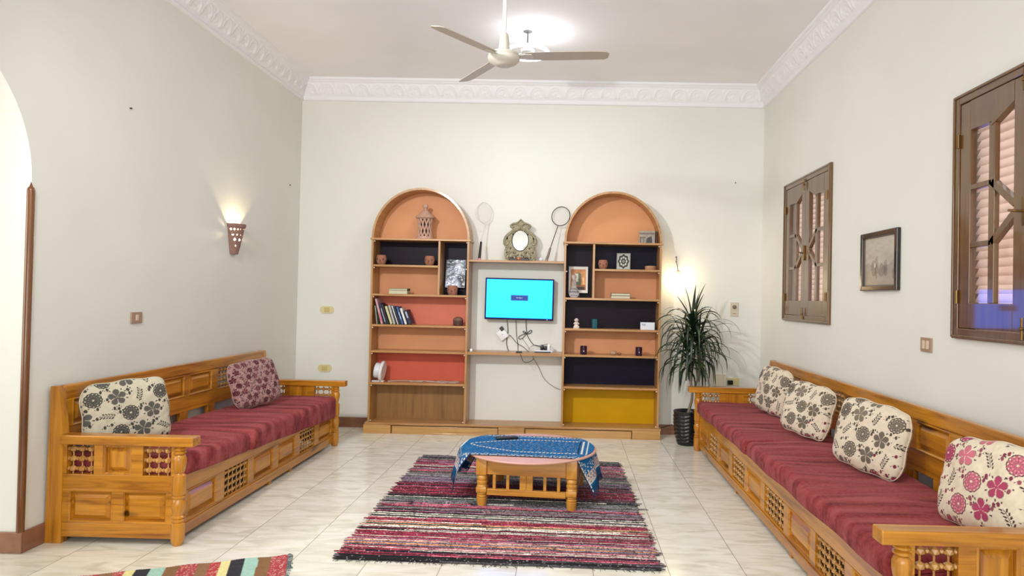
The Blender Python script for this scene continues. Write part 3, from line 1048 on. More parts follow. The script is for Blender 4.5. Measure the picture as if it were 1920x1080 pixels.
# ------------------------------------------------------------------ ornate mirror
def ellipse(cx, cz, rx, rz, n=40, rot=0, y=0, a0=0, a1=2 * PI):
    out = []
    for k in range(n):
        a = a0 + (a1 - a0) * k / n
        x, z = rx * math.cos(a), rz * math.sin(a)
        out.append((cx + x * math.cos(rot) - z * math.sin(rot), y, cz + x * math.sin(rot) + z * math.cos(rot)))
    return out


K4 = 8.31 * F / 7.05      # crop pixels per metre at the mirror
m_pewter = flat('carved_wood_silvered', (140, 132, 104), 0.5, noise=0.35, nscale=70, bmp=0.4, metal=0.15)
t = thing('ornate_mirror', 'small oval mirror in a carved scrolled silver grey frame on the middle shelf', 'mirror', (at(974.7, 486, 7.05).x, 7.04, 1.822), rot=(math.radians(-5), 0, 0))
right = [(0, -345), (30, -320), (60, -290), (100, -272), (140, -262), (160, -235), (155, -205), (132, -195), (108, -205), (120, -180), (160, -150), (210, -110), (250, -60), (270, 0), (266, 60), (240, 100), (228, 120), (245, 150), (238, 180), (248, 210), (240, 250), (230, 322), (150, 322), (140, 285), (40, 285), (0, 300)]
sil = right + [(-x, y) for x, y in right[::-1][1:-1]]
pos = [(x / K4, (322 - y) / K4) for x, y in sil]
ccx, ccz = 0.0, 322 / K4
rx, rz = 128 / K4, 165 / K4


def ray_sil(a):
    d = (math.cos(a), math.sin(a))
    best = 0.1
    for (x0, z0), (x1, z1) in zip(pos, pos[1:] + pos[:1]):
        ex, ez = x1 - x0, z1 - z0
        den = d[0] * ez - d[1] * ex
        if abs(den) < 1e-12:
            continue
        s_ = ((x0 - ccx) * ez - (z0 - ccz) * ex) / den
        u_ = ((x0 - ccx) * d[1] - (z0 - ccz) * d[0]) / den
        if s_ > 0 and -1e-6 <= u_ <= 1 + 1e-6:
            best = max(best if best != 0.1 else 0, s_)
    return best


n = 220
fr = MB()
ring = []
for k in range(n):
    a = 2 * PI * k / n
    ro = ray_sil(a)
    ri = 1 / math.sqrt((math.cos(a) / rx) ** 2 + (math.sin(a) / rz) ** 2)
    q = []
    for rr, yy in ((ri, 0.006), (ri, -0.008), (ri + 0.006, -0.012), ((ri + ro) / 2, -0.009), (ro - 0.003, -0.008), (ro, -0.004), (ro, 0.006)):
        q.append(fr.bm.verts.new((ccx + rr * math.cos(a), yy, ccz + rr * math.sin(a))))
    ring.append(q)
for k in range(n):
    for j in range(7):
        fr.bm.faces.new((ring[k][j], ring[k][(j + 1) % 7], ring[(k + 1) % n][(j + 1) % 7], ring[(k + 1) % n][j]))
P2 = lambda pts: [(x / K4, -0.012, (322 - y) / K4) for x, y in pts]
for s_ in (1, -1):
    for path, rad in (([(-60, -150), (0, -215), (60, -265), (110, -262), (150, -240), (148, -212), (125, -205), (112, -225)], 16),
                      ([(20, -180), (90, -160), (160, -110), (220, -50), (240, 20), (215, 70), (185, 40), (200, -10)], 16),
                      ([(130, 120), (180, 100), (215, 140), (190, 180), (160, 160)], 12),
                      ([(60, 190), (110, 170), (150, 200), (200, 215), (215, 260), (180, 300)], 12),
                      ([(20, 215), (60, 240), (100, 235), (130, 260)], 10),
                      ([(0, -335), (28, -300), (70, -275)], 9)):
        fr.tube(smooth_path(P2([(x * s_, y) for x, y in path]), 5), rad / K4, 6)
for s_ in (1, -1):
    for x, y in ((205, -60), (215, 110), (80, 205), (170, 235), (120, 265)):
        fr.ball((x * s_ / K4, -0.013, (322 - y) / K4), 12 / K4, 1)
carved = fr.build('carved_frame', m_pewter, t, smooth=True)
for s_ in (1, -1):
    for x, y, r1, r2 in ((205, -35, 12, 30), (118, -95, 10, 16), (150, 130, 8, 14), (205, 200, 9, 14), (100, 200, 7, 12), (170, 270, 9, 16), (60, 260, 8, 12), (30, 235, 6, 10)):
        e = ellipse(s_ * x / K4, (322 - y) / K4, r1 / K4, r2 / K4, 12, y=0)
        MB().prism([(p[0], p[2]) for p in e], -0.0135, -0.011, 'XZ').build('gap_shade', m_dark, carved)  # dark ellipse laid on the carving as the shade of an opening
MB().tube(ellipse(ccx, ccz, rx, rz, 60, y=-0.012), 0.004, 6, closed=True).build('inner_rim', flat('dark_rim', (60, 52, 40), 0.5), carved, smooth=True)
m_mir, nt_, bs_ = new_mat('mirror_glass')
bs_.inputs['Metallic'].default_value = 1
bs_.inputs['Roughness'].default_value = 0.04
bs_.inputs['Base Color'].default_value = (0.95, 0.96, 0.95, 1)
MB().prism([(p[0], p[2]) for p in ellipse(ccx, ccz, rx, rz, 60)], -0.006, 0.004, 'XZ').build('mirror_glass', m_mir, t)
# candle tray in front of the mirror
t = thing('candle_tray', 'low dark candle tray with a copper middle in front of the oval mirror', 'tray', (at(973, 488, 6.975).x, 6.975, 1.822))
MB().box(-0.105, 0.105, -0.03, 0.03, 0, 0.006, 0.002).box(-0.105, 0.105, -0.03, -0.025, 0.0, 0.022, 0.002).box(-0.105, -0.1, -0.03, 0.03, 0, 0.03).box(0.1, 0.105, -0.03, 0.03, 0, 0.03).build('tray', flat('tray_dark', (48, 26, 24), 0.4), t)
MB().lathe([(0.0001, 0.006), (0.038, 0.006), (0.042, 0.02), (0.036, 0.034), (0.034, 0.02)], n=20).build('cup', flat('copper', (150, 100, 76), 0.4, metal=0.5), t, smooth=True)
for s_ in (-1, 1):
    MB().lathe([(0.0001, 0.006), (0.016, 0.006), (0.018, 0.034), (0.008, 0.036), (0.0001, 0.036)], (s_ * 0.075, 0, 0), 14).build('candle_cup', flat('cup_dark', (40, 22, 24), 0.4), t, smooth=True)
# glass trinket
q = at(1011, 488, 7.0)
t = thing('glass_trinket', 'small clear glass ornament to the right of the oval mirror', 'ornament', (q.x + 0.02, 7.0, 1.822))
MB().lathe([(0.0001, 0), (0.02, 0.002), (0.026, 0.016), (0.018, 0.034), (0.02, 0.04), (0.0001, 0.044)], n=12).build('body', flat('frosted', (212, 214, 222), 0.15, spec=0.8), t)


# ------------------------------------------------------------------ badminton rackets
def racket(label, head_c, head_r, rot, neck, grip_top, butt, rim_mat, shaft_mat, grip_mat, butt_mat, ytop, ybot, tube_r=0.0045):
    t = thing('badminton_racket', label, 'racket', butt)
    O = Vector(butt)

    def P(q, y):
        return Vector((q.x, y, q.z)) - O
    span = (head_c.z + head_r[1] - butt[2])
    yy = lambda z: ybot + (ytop - ybot) * (z - butt[2]) / span
    el = [Vector(p) for p in ellipse(head_c.x, head_c.z, head_r[0], head_r[1], 44, rot)]
    el = [P(p, yy(p.z)) for p in el]
    MB().tube(el, tube_r, 8, closed=True).build('head_frame', rim_mat, t, smooth=True)
    st = MB()
    R = Matrix.Rotation(-rot, 3, 'Y')
    for k in range(-6, 7):
        f = k / 7
        c_ = math.sqrt(1 - f * f)
        for a, b_ in (((head_r[0] * f, -head_r[1] * c_), (head_r[0] * f, head_r[1] * c_)), ((-head_r[0] * c_, head_r[1] * f), (head_r[0] * c_, head_r[1] * f))):
            q = []
            for (x, z) in (a, b_):
                X = head_c.x + x * math.cos(rot) - z * math.sin(rot)
                Z = head_c.z + x * math.sin(rot) + z * math.cos(rot)
                q.append(Vector((X, yy(Z), Z)) - O)
            st.tube(q, 0.0006, 4)
    st.build('strings', flat('racket_string', (220, 218, 206), 0.5), t)
    MB().tube([P(neck, yy(neck.z)), P(grip_top, yy(grip_top.z))], 0.0042, 8).build('shaft', shaft_mat, t, smooth=True)
    MB().tube([P(grip_top, yy(grip_top.z)), P((grip_top + Vector(butt)) / 2, yy((grip_top.z + butt[2]) / 2)), Vector((0, 0, 0.012))], 0.011, 10, r_end=0.0155).build('grip', grip_mat, t, smooth=True)
    MB().tube([Vector((0, 0, 0.018)), Vector((0, 0, 0.001))], 0.016, 12, r_end=0.02).build('butt_cap', butt_mat, t, smooth=True)
    return t


Z4 = lambda x, y, Y: at(870 + x / 8.31, 370 + y / 8.31, Y)
m_rw = flat('racket_white', (206, 206, 198), 0.35)
m_rb = flat('racket_black', (22, 28, 28), 0.35)
racket('white badminton racket with a black grip leaning on the wall', Z4(310, 235, 7.15), (0.084, 0.112), 0.12, Z4(338, 395, 7.1), Z4(262, 690, 7.02), (Z4(240, 955, 6.985).x, 6.985, 1.822), m_rw, m_rw, m_rb, flat('pink_butt', (206, 130, 150), 0.6), 7.18, 6.985, 0.0035)
racket('black rimmed badminton racket leaning on the wall beside the right arch', Z4(1510, 295, 7.15), (0.096, 0.107), -0.35, Z4(1462, 450, 7.1), Z4(1345, 790, 7.03), (Z4(1285, 960, 6.985).x, 6.985, 1.822), m_rb, m_rb, flat('grip_taupe', (120, 112, 98), 0.7), flat('butt_taupe', (150, 130, 110), 0.7), 7.18, 6.985)


# ------------------------------------------------------------------ ornaments, right bookcase
Z5 = lambda x, y, Y: at(1050 + x / 6.75, 410 + y / 6.75, Y)
# photo block in the right arch
q = Z5(1105, 300, 7.04)
t = thing('photo_block', 'grey photo block showing a dark archway, standing in the right arch', 'photo frame', (q.x, 7.06, S['s1']), math.radians(-14))
MB().box(-0.085, 0.085, -0.02, 0.02, 0, 0.14, 0.002).build('block', flat('block_grey', (150, 138, 120), 0.6, noise=0.2, nscale=30), t)
b = MB()
b.prism([(-0.01, 0.002), (0.055, 0.002), (0.055, 0.05), (0.045, 0.085), (0.035, 0.075), (0.02, 0.07), (0.0, 0.06)], -0.0225, -0.02, 'XZ')
b.build('dark_arch', flat('print_dark', (26, 24, 24), 0.5), t)
b = MB().box(-0.075, -0.015, -0.0215, -0.02, 0.06, 0.075).box(-0.075, -0.06, -0.0215, -0.02, 0.0, 0.075).box(-0.04, -0.03, -0.0215, -0.02, 0.0, 0.06).box(-0.08, 0.08, -0.0215, -0.02, 0.1, 0.118)
b.build('printed_stonework', flat('print_grey', (108, 98, 86), 0.6, noise=0.25, nscale=60), t)
MB().box(0.088, 0.1, -0.04, 0.03, 0.0, 0.13, 0.001, Matrix.Rotation(math.radians(10), 4, 'Z')).build('dark_side', flat('frame_dark', (40, 24, 18), 0.5), t)

# tile plaque with rosette
q = Z5(800, 643, 7.03)
t = thing('rosette_plaque', 'black and cream plaque with a rosette medallion standing on the upper right shelf', 'plaque', (q.x, 7.02, S['s2']), rot=(math.radians(-9), 0, math.radians(-8)))
nu, nv = 60, 80
u = np.linspace(-0.072, 0.072, nu)[:, None] * np.ones((1, nv))
v = np.linspace(0, 0.175, nv)[None, :] * np.ones((nu, 1))
du_, dv_ = u / 0.055, (v - 0.0875) / 0.072
r_ = np.sqrt(du_ ** 2 + dv_ ** 2)
th_ = np.arctan2(dv_, du_)
img = np.ones((nu, nv)) * 0.42 + 0.10 * np.sin(u * 900) * np.sin(v * 900)
img = np.where(r_ < 1 + 0.08 * np.cos(8 * th_), 0.03, img)
img = np.where(np.abs(r_ - 0.58) < 0.17 * np.abs(np.cos(4 * th_)), 0.5, img)
img = np.where(r_ < 0.2, 0.45, img)
img = np.where(r_ < 0.1, 0.03, img)
edge = (np.abs(u) > 0.064) | (v < 0.008) | (v > 0.167)
img = np.where(edge, 0.3, img)
grid_obj('printed_face', np.stack([u, np.full_like(u, -0.0102), v], -1), vcol('plaque_print', 0.35, bmp=0), t, img[..., None] * np.array([0.95, 0.95, 0.82]))
MB().box(-0.072, 0.072, -0.01, 0.01, 0, 0.175).build('plaque', flat('plaque_body', (150, 150, 140), 0.5), t)

# wooden dish
q = Z5(1150, 645, 6.99)
t = thing('wooden_dish', 'low round wooden trinket box at the right end of the upper right shelf', 'dish', (q.x - 0.004, 6.99, S['s2']))
MB().lathe([(0.0001, 0), (0.055, 0), (0.06, 0.01), (0.058, 0.03), (0.05, 0.032)], n=28, sy=0.8).build('body', flat('dish_wood', (156, 110, 76), 0.5, noise=0.15, nscale=40), t, smooth=True)
MB().lathe([(0.061, 0.031), (0.061, 0.038), (0.045, 0.044), (0.0001, 0.046)], n=28, sy=0.8).build('lid', flat('dish_lid', (176, 134, 98), 0.5, noise=0.15, nscale=40), t, smooth=True)

# framed picture in the right tall niche
q = Z5(228, 925, 7.1)
t = thing('framed_picture', 'white framed picture of a warm interior in the right dark niche', 'picture', (q.x, 7.09, S['s3']), rot=(math.radians(-8), 0, 0))
W_, H_, zb_ = 0.205, 0.285, 0.05
fw_ = 0.021
b = MB().box(-W_ / 2, -W_ / 2 + fw_, -0.012, 0.004, zb_, zb_ + H_, 0.002).box(W_ / 2 - fw_, W_ / 2, -0.012, 0.004, zb_, zb_ + H_, 0.002)
b.box(-W_ / 2 + fw_, W_ / 2 - fw_, -0.012, 0.004, zb_, zb_ + fw_ * 1.5, 0.002).box(-W_ / 2 + fw_, W_ / 2 - fw_, -0.012, 0.004, zb_ + H_ - fw_ * 1.5, zb_ + H_, 0.002)
b.build('frame', flat('frame_white', (214, 210, 200), 0.5), t)
nu, nv = 60, 80
u = np.linspace(0, 1, nu)[:, None] * np.ones((1, nv))
v = np.linspace(0, 1, nv)[None, :] * np.ones((nu, 1))
base = L3((190, 130, 76))[None, None] * (0.75 + 0.35 * u[..., None])
img = base + 0 * u[..., None]
arch = (np.abs(u - 0.48) < 0.2) & (v > 0.25) & (v < 0.85 - 1.8 * (u - 0.48) ** 2)
img[arch] = L3((96, 104, 72))
arch2 = (np.abs(u - 0.40) < 0.1) & (v > 0.4) & (v < 0.8)
img[arch2] = L3((196, 190, 170))
img[(v < 0.25) & (u > 0.1)] = L3((150, 96, 50))
img[(v < 0.16) & (np.abs(u - 0.6) < 0.3)] = L3((60, 36, 24))
img[(np.abs(u - 0.84) < 0.05) & (v > 0.3) & (v < 0.62)] = L3((220, 180, 120))
img *= (1 + 0.25 * fbm(u, v, 14, 5))[..., None]
x_ = (u - .5) * (W_ - 2 * fw_)
z_ = zb_ + fw_ * 1.5 + v * (H_ - 3 * fw_)
grid_obj('print', np.stack([x_, np.full_like(x_, -0.006), z_], -1), vcol('print_warm', 0.25, bmp=0), t, np.clip(img, 0, 1))
MB().box(-0.02, 0.02, -0.004, 0.0, 0.0, zb_ + 0.02).box(-W_ / 2 + .004, W_ / 2 - .004, 0.0, 0.004, zb_ + 0.004, zb_ + H_ - 0.004).build('backing', flat('backing_board', (70, 60, 70), 0.7), t)

# glass decanter in front of it
q = Z5(175, 980, 6.98)
t = thing('glass_decanter', 'clear cut glass decanter with stopper in front of the white framed picture', 'decanter', (q.x, 6.985, S['s3']))
m_cg, nt_, bs_ = new_mat('cut_glass')
bs_.inputs['Transmission Weight'].default_value = 0.85
bs_.inputs['Roughness'].default_value = 0.06
bs_.inputs['IOR'].default_value = 1.45
bs_.inputs['Base Color'].default_value = (0.92, 0.92, 0.95, 1)
b = MB()
prof = [(0.0001, 0), (0.035, 0.003), (0.05, 0.02), (0.058, 0.05), (0.05, 0.08), (0.034, 0.1), (0.028, 0.115), (0.03, 0.135), (0.026, 0.16), (0.018, 0.175), (0.024, 0.185), (0.0001, 0.186)]
rg = []
for r_, z_ in prof:
    rg.append([b.bm.verts.new((r_ * (1 if k % 2 else 0.9) * math.cos(2 * PI * k / 20), r_ * (1 if k % 2 else 0.9) * math.sin(2 * PI * k / 20), z_)) for k in range(20)])
for a, c_ in zip(rg, rg[1:]):
    for k in range(20):
        b.bm.faces.new((a[k], a[(k + 1) % 20], c_[(k + 1) % 20], c_[k]))
b.build('bottle', m_cg, t)
MB().lathe([(0.012, 0.187), (0.022, 0.195), (0.028, 0.215), (0.02, 0.235), (0.0001, 0.245)], n=10).build('stopper', m_cg, t)

Z6 = lambda x, y, Y: at(1050 + x / 9, 560 + y / 9, Y)
# figurine
q = Z6(275, 495, 6.98)
t = thing('figurine', 'tiny white seated figurine on the dark shelf of the right bookcase', 'figurine', (q.x, 6.98, S['s4']))
m_fig = flat('figurine_white', (222, 206, 194), 0.5, noise=0.08)
MB().lathe([(0.034, 0), (0.036, 0.008), (0.024, 0.012), (0.0001, 0.012)], n=16, sy=0.8).build('base', m_fig, t, smooth=True)
b = MB()
b.lathe([(0.022, 0.012), (0.026, 0.022), (0.02, 0.036), (0.018, 0.042), (0.026, 0.05), (0.024, 0.062), (0.012, 0.068), (0.0001, 0.068)], n=16)
for s_ in (-1, 1):
    b.ball((s_ * 0.022, -0.012, 0.018), 0.01, 1)
    b.ball((s_ * 0.024, -0.004, 0.048), 0.008, 1)
b.build('body', m_fig, t, smooth=True)
b = MB().ball((0, 0, 0.085), 0.022, 2, (1, 1, 1.0))
for s_ in (-1, 1):
    b.ball((s_ * 0.021, 0, 0.086), 0.006, 1)
b.ball((0, -0.021, 0.083), 0.004, 1)
b.build('head', flat('figurine_head', (200, 186, 176), 0.5, noise=0.1), t, smooth=True)
# teal cup
q = Z6(585, 490, 7.0)
t = thing('teal_glass', 'dark teal faceted candle glass on the dark shelf of the right bookcase', 'candle glass', (q.x, 7.0, S['s4']))
MB().lathe([(0.0001, 0), (0.028, 0), (0.032, 0.015), (0.034, 0.1), (0.03, 0.1), (0.028, 0.02), (0.0001, 0.02)], n=8).build('cup', flat('teal', (24, 84, 96), 0.2, noise=0.4, nscale=50), t)
MB().lathe([(0.0001, 0.06), (0.028, 0.06)], n=8).build('wax', flat('teal_wax', (20, 60, 70), 0.4), t)
# white carton
q = Z6(1475, 538, 6.97)
t = thing('white_carton', 'small white carton with a black mark on the dark shelf, right end', 'box', (q.x, 6.985, S['s4']))
MB().box(-0.073, 0.073, -0.03, 0.03, 0, 0.078, 0.002).build('carton', flat('carton', (214, 216, 222), 0.5), t)
b = MB()
for k, (w_, h_) in enumerate(((0.006, 0.014), (0.003, 0.010), (0.006, 0.010), (0.004, 0.012))):
    b.box(-0.056 + k * 0.009, -0.056 + k * 0.009 + w_, -0.0308, -0.03, 0.05, 0.05 + h_)
b.box(-0.052, -0.02, -0.0306, -0.03, 0.043, 0.045)
b.build('printed_mark', flat('print_black', (50, 50, 54), 0.6), t)
# dark mugs
for px_, lab in ((397, 'dark purple candle jar with a bright glint, left one on the clay shelf'), (1328, 'dark purple candle jar at the right end of the clay shelf')):
    q = Z6(px_, 940, 6.985)
    t = thing('candle_jar', lab, 'candle jar', (q.x, 6.985, S['s5']), group='dark candle jars')
    MB().lathe([(0.0001, 0), (0.033, 0), (0.036, 0.004), (0.036, 0.088), (0.033, 0.09), (0.032, 0.07), (0.0001, 0.07)], n=24).build('jar', flat('jar_purple', (44, 18, 44), 0.08, spec=0.8), t, smooth=True)
    MB().lathe([(0.0001, 0.072), (0.0315, 0.072)], n=20).build('wax', flat('wax_dark', (70, 40, 60), 0.5), t)
    MB().box(-0.006, 0.006, -0.0375, -0.0355, 0.03, 0.045).build('tag', flat('tag_silver', (150, 140, 160), 0.3, metal=0.4), t)
q = Z6(900, 940, 6.985)
o = MB().ball((0, 0, 0.024), 1, 3, (0.036, 0.028, 0.025)).build('pebble', flat('pebble', (176, 140, 112), 0.7, noise=0.12, nscale=30), None, smooth=True, loc=(q.x, 6.985, S['s5']), angle=180)
tag(o, 'smooth beige pebble between the two dark candle jars', 'pebble')
o = MB().ball((0, 0, 0.013), 1, 2, (0.024, 0.018, 0.0135)).build('pebble', flat('pebble_small', (150, 104, 66), 0.7, noise=0.12, nscale=30), None, smooth=True, loc=(q.x + 0.066, 7.03, S['s5']), angle=180)
tag(o, 'small brown pebble just right of the larger beige one', 'pebble')


# ------------------------------------------------------------------ bench sofas
def lattice(mb, o, u, v, n, wu, wv, nu, nv, r=0.0135):
    """turned-bead screen filling a rectangle"""
    o, u, v, n = Vector(o), Vector(u), Vector(v), Vector(n)
    c = o - n * 0.012
    for i in range(nu):
        a = wu * (i + 0.5) / nu
        mb.tube([c + u * a, c + u * a + v * wv], 0.0042, 5)
    for j in range(nv):
        b_ = wv * (j + 0.5) / nv
        mb.tube([c + v * b_, c + v * b_ + u * wu], 0.0042, 5)
    for i in range(nu):
        for j in range(nv):
            mb.ball(c + u * (wu * (i + 0.5) / nu) + v * (wv * (j + 0.5) / nv), r, 1)
    for i in range(nu + 1):
        for j in range(nv):
            mb.ball(c + u * (wu * i / nu) + v * (wv * (j + 0.5) / nv), r * 0.6, 1)


POST = [(0.0001, 0), (0.022, 0), (0.03, 0.012), (0.036, 0.035), (0.037, 0.07), (0.037, 0.125), (0.03, 0.13), (0.035, 0.137), (0.035, 0.145), (0.029, 0.15),
        (0.035, 0.157), (0.035, 0.163), (0.027, 0.17), (0.033, 0.19), (0.038, 0.22), (0.038, 0.24), (0.03, 0.262), (0.035, 0.268), (0.035, 0.276), (0.029, 0.281), (0.035, 0.288), (0.036, 0.295),
        (0.037, 0.30), (0.037, 0.395), (0.028, 0.402), (0.024, 0.408), (0.03, 0.425), (0.036, 0.46), (0.037, 0.49), (0.03, 0.508), (0.024, 0.514), (0.034, 0.52), (0.034, 0.528), (0.025, 0.533), (0.032, 0.54), (0.032, 0.548), (0.026, 0.553), (0.034, 0.565), (0.0001, 0.565)]


def sofa(label, x0, sx, y0, y1, front, back, feet):
    """x0: wall side, sx: direction of the seat's depth; front/back lists of (kind, ya, yb)"""
    root = thing('bench_sofa', label, 'sofa', (x0, y0, 0))
    L_ = y1 - y0
    D = 0.735
    X = lambda a: sx * a
    bx = lambda mb, a0, a1, b0, b1, c0, c1, bev=0.004: mb.box(X(a0), X(a1), b0, b1, c0, c1, bev)
    fn = Vector((sx, 0, 0))
    # --- front
    f = MB()
    ya, yb = 0.04, L_ - 0.04
    bx(f, D - 0.03, D, ya, yb, 0.03, 0.108)
    bx(f, D - 0.03, D, ya, yb, 0.282, 0.385)
    cur = ya
    for k, a, b_ in front:
        bx(f, D - 0.03, D, cur, a - y0, 0.108, 0.282, 0.0)
        cur = b_ - y0
    bx(f, D - 0.03, D, cur, yb, 0.108, 0.282, 0.0)
    bx(f, D, D + 0.008, ya, yb, 0.085, 0.097, 0.003)
    f.build('front_frame', pine['Y'], root)
    for k, a, b_ in front:
        if k == 'S':
            m = MB()
            m.raised((X(D - 0.004), a - y0, 0.108), (0, 1, 0), (0, 0, 1), fn, b_ - a, 0.174)
            m.build('raised_panel', pine['Y'], root)
        else:
            m = MB()
            lattice(m, (X(D - 0.002), a - y0, 0.108), (0, 1, 0), (0, 0, 1), fn, b_ - a, 0.174, 6, 4, 0.0145)
            m.build('bead_lattice', m_lattice, root, smooth=True)
    # --- back
    f = MB()
    zt, zb = 0.885, 0.525
    bx(f, 0.02, 0.06, 0.03, L_ - 0.03, 0.805, zt, 0.008)
    bx(f, 0.02, 0.06, 0.03, L_ - 0.03, zb, 0.64)
    cur = 0.03
    for k, a, b_ in back:
        bx(f, 0.02, 0.06, cur, a - y0, 0.64, 0.805, 0.0)
        cur = b_ - y0
    bx(f, 0.02, 0.06, cur, L_ - 0.03, 0.64, 0.805, 0.0)
    f.build('backrest', pine['Y'], root)
    for k, a, b_ in back:
        if k == 'S':
            m = MB()
            m.raised((X(0.058), a - y0, 0.64), (0, 1, 0), (0, 0, 1), fn, b_ - a, 0.165)
            m.build('raised_panel', pine['Y'], root)
        else:
            m = MB()
            lattice(m, (X(0.055), a - y0, 0.64), (0, 1, 0), (0, 0, 1), fn, b_ - a, 0.165, 6, 4, 0.0145)
            m.build('bead_lattice', m_lattice, root, smooth=True)
    for s_ in feet:
        m = MB()
        bx(m, 0.03, 0.06, s_ - y0 - 0.05, s_ - y0 + 0.05, 0.3, zb)
        m.build('back_stile', pine['Z'], root)
        m = MB()
        bx(m, D - 0.05, D - 0.01, s_ - y0 - 0.02, s_ - y0 + 0.02, 0, 0.03, 0.003)
        m.build('foot', pine['Z'], root)
    # --- seat boards
    m = MB()
    bx(m, 0.03, D - 0.031, 0.04, L_ - 0.04, 0.355, 0.38, 0.0)
    m.build('seat_board', pine['Y'], root)
    # --- ends
    for e, yo, outer in ((0, 0.0, -1), (1, L_, 1)):
        ys = (yo, yo - outer * 0.045)
        m = MB()
        # rear slab post
        P = [(X(-0.0), 0), (X(0.095), 0), (X(0.095), 0.56), (X(0.062), zt - 0.02), (X(0.055), zt), (X(0.012), zt)]
        P = [(a, b_) for a, b_ in P]
        m.prism(P, ys[0], yo - outer * 0.05, 'XZ')
        m.build('rear_post', pine['Z'], root)
        m = MB()
        bx(m, 0.095, D, *ys, 0.04, 0.118, 0.003)
        bx(m, 0.095, D, *ys, 0.305, 0.392, 0.003)
        for a, b_ in ((0.095, 0.115), (0.27, 0.32), (0.483, 0.55), (0.71, D)):
            bx(m, a, b_, *ys, 0.392, 0.56, 0.002)
        for a, b_ in ((0.095, 0.125), (0.385, 0.435), (0.695, D)):
            bx(m, a, b_, *ys, 0.118, 0.305, 0.002)
        yy_ = yo + outer * 0.006
        bx(m, 0.1, D - 0.01, yo, yy_, 0.30, 0.312, 0.003)
        m.build('end_frame', pine['X'], root)
        n_ = Vector((0, outer, 0))
        uu = Vector((sx, 0, 0))
        for a, b_, c0, c1 in ((0.125, 0.385, 0.118, 0.305), (0.435, 0.695, 0.118, 0.305), (0.32, 0.483, 0.392, 0.56)):
            m = MB()
            m.raised((X(a), yo - outer * 0.005, c0), uu, (0, 0, 1), n_, b_ - a, c1 - c0)
            m.build('raised_panel', pine['X' if c0 < 0.2 else 'Z'], root)
        for a, b_ in ((0.115, 0.27), (0.55, 0.71)):
            m = MB()
            lattice(m, (X(a), yo - outer * 0.008, 0.392), uu, (0, 0, 1), n_, b_ - a, 0.168, 3, 3, 0.02)
            m.build('bead_lattice', m_lattice, root, smooth=True)
        m = MB()
        bx(m, 0.085, D + 0.108, yo + outer * 0.022, yo - outer * 0.062, 0.562, 0.615, 0.006)
        m.build('armrest', pine['X'], root)
        MB().lathe(POST, (X(D + 0.012), yo - outer * 0.022, 0), 22).build('turned_post', pine['Z'], root, smooth=True)
    return root


LF = [('S', 3.87, 4.20), ('L', 4.29, 4.61), ('S', 4.69, 5.01), ('S', 5.09, 5.41), ('L', 5.50, 5.82), ('S', 5.91, 6.24)]
LBK = [('S', 3.85, 4.17), ('L', 4.25, 4.55), ('S', 4.65, 4.985), ('S', 5.045, 5.37), ('L', 5.46, 5.77), ('S', 5.86, 6.18)]
sofa('long carved pine bench sofa along the left wall, with three red mattresses', -2.935, 1, 3.745, 6.32, LF, LBK, (4.99, 5.37))
RF = [('S', 6.06, 6.40), ('L', 5.66, 5.98), ('S', 5.24, 5.58), ('L', 4.79, 5.14), ('S', 4.38, 4.72), ('L', 3.92, 4.30), ('S', 3.49, 3.84), ('L', 3.06, 3.42), ('S', 2.64, 2.98)][::-1]
RB = [('S', 6.02, 6.36), ('L', 5.62, 5.94), ('S', 5.18, 5.52), ('L', 4.72, 5.04), ('S', 4.28, 4.62), ('S', 3.86, 4.18), ('S', 3.42, 3.755), ('L', 3.00, 3.32), ('S', 2.62, 2.92)][::-1]
sofa('longer carved pine bench sofa along the right wall, with two red mattresses', 2.012, -1, 2.50, 6.47, RF, RB, (5.07, 3.83, 3.53))

# mattresses
m_red_fab, nt_, bs_ = new_mat('red_corduroy')
n1 = nt_.nodes.new('ShaderNodeTexNoise')
n1.inputs['Scale'].default_value = 1.0
n1.inputs['Detail'].default_value = 5
nt_.links.new(coords(nt_, (1.6, 13, 6)), n1.inputs[0])
n2 = nt_.nodes.new('ShaderNodeTexNoise')
n2.inputs['Scale'].default_value = 60
n2.inputs['Detail'].default_value = 4
nt_.links.new(coords(nt_), n2.inputs[0])
ad = node(nt_, 'ShaderNodeMath', operation='MULTIPLY_ADD')
nt_.links.new(n2.outputs[0], ad.inputs[0])
ad.inputs[1].default_value = 0.35
nt_.links.new(n1.outputs[0], ad.inputs[2])
r_ = ramp(nt_, [(0.45, rgba((96, 28, 32))), (0.62, rgba((136, 52, 54))), (0.85, rgba((158, 78, 78)))])
nt_.links.new(ad.outputs[0], r_.inputs[0])
nt_.links.new(r_.outputs[0], bs_.inputs['Base Color'])
bs_.inputs['Roughness'].default_value = 0.95
bs_.inputs['Sheen Weight'].default_value = 0.05
bs_.inputs['Specular IOR Level'].default_value = 0.15
bump(nt_, bs_, n2.outputs[0], 0.5, 0.004)


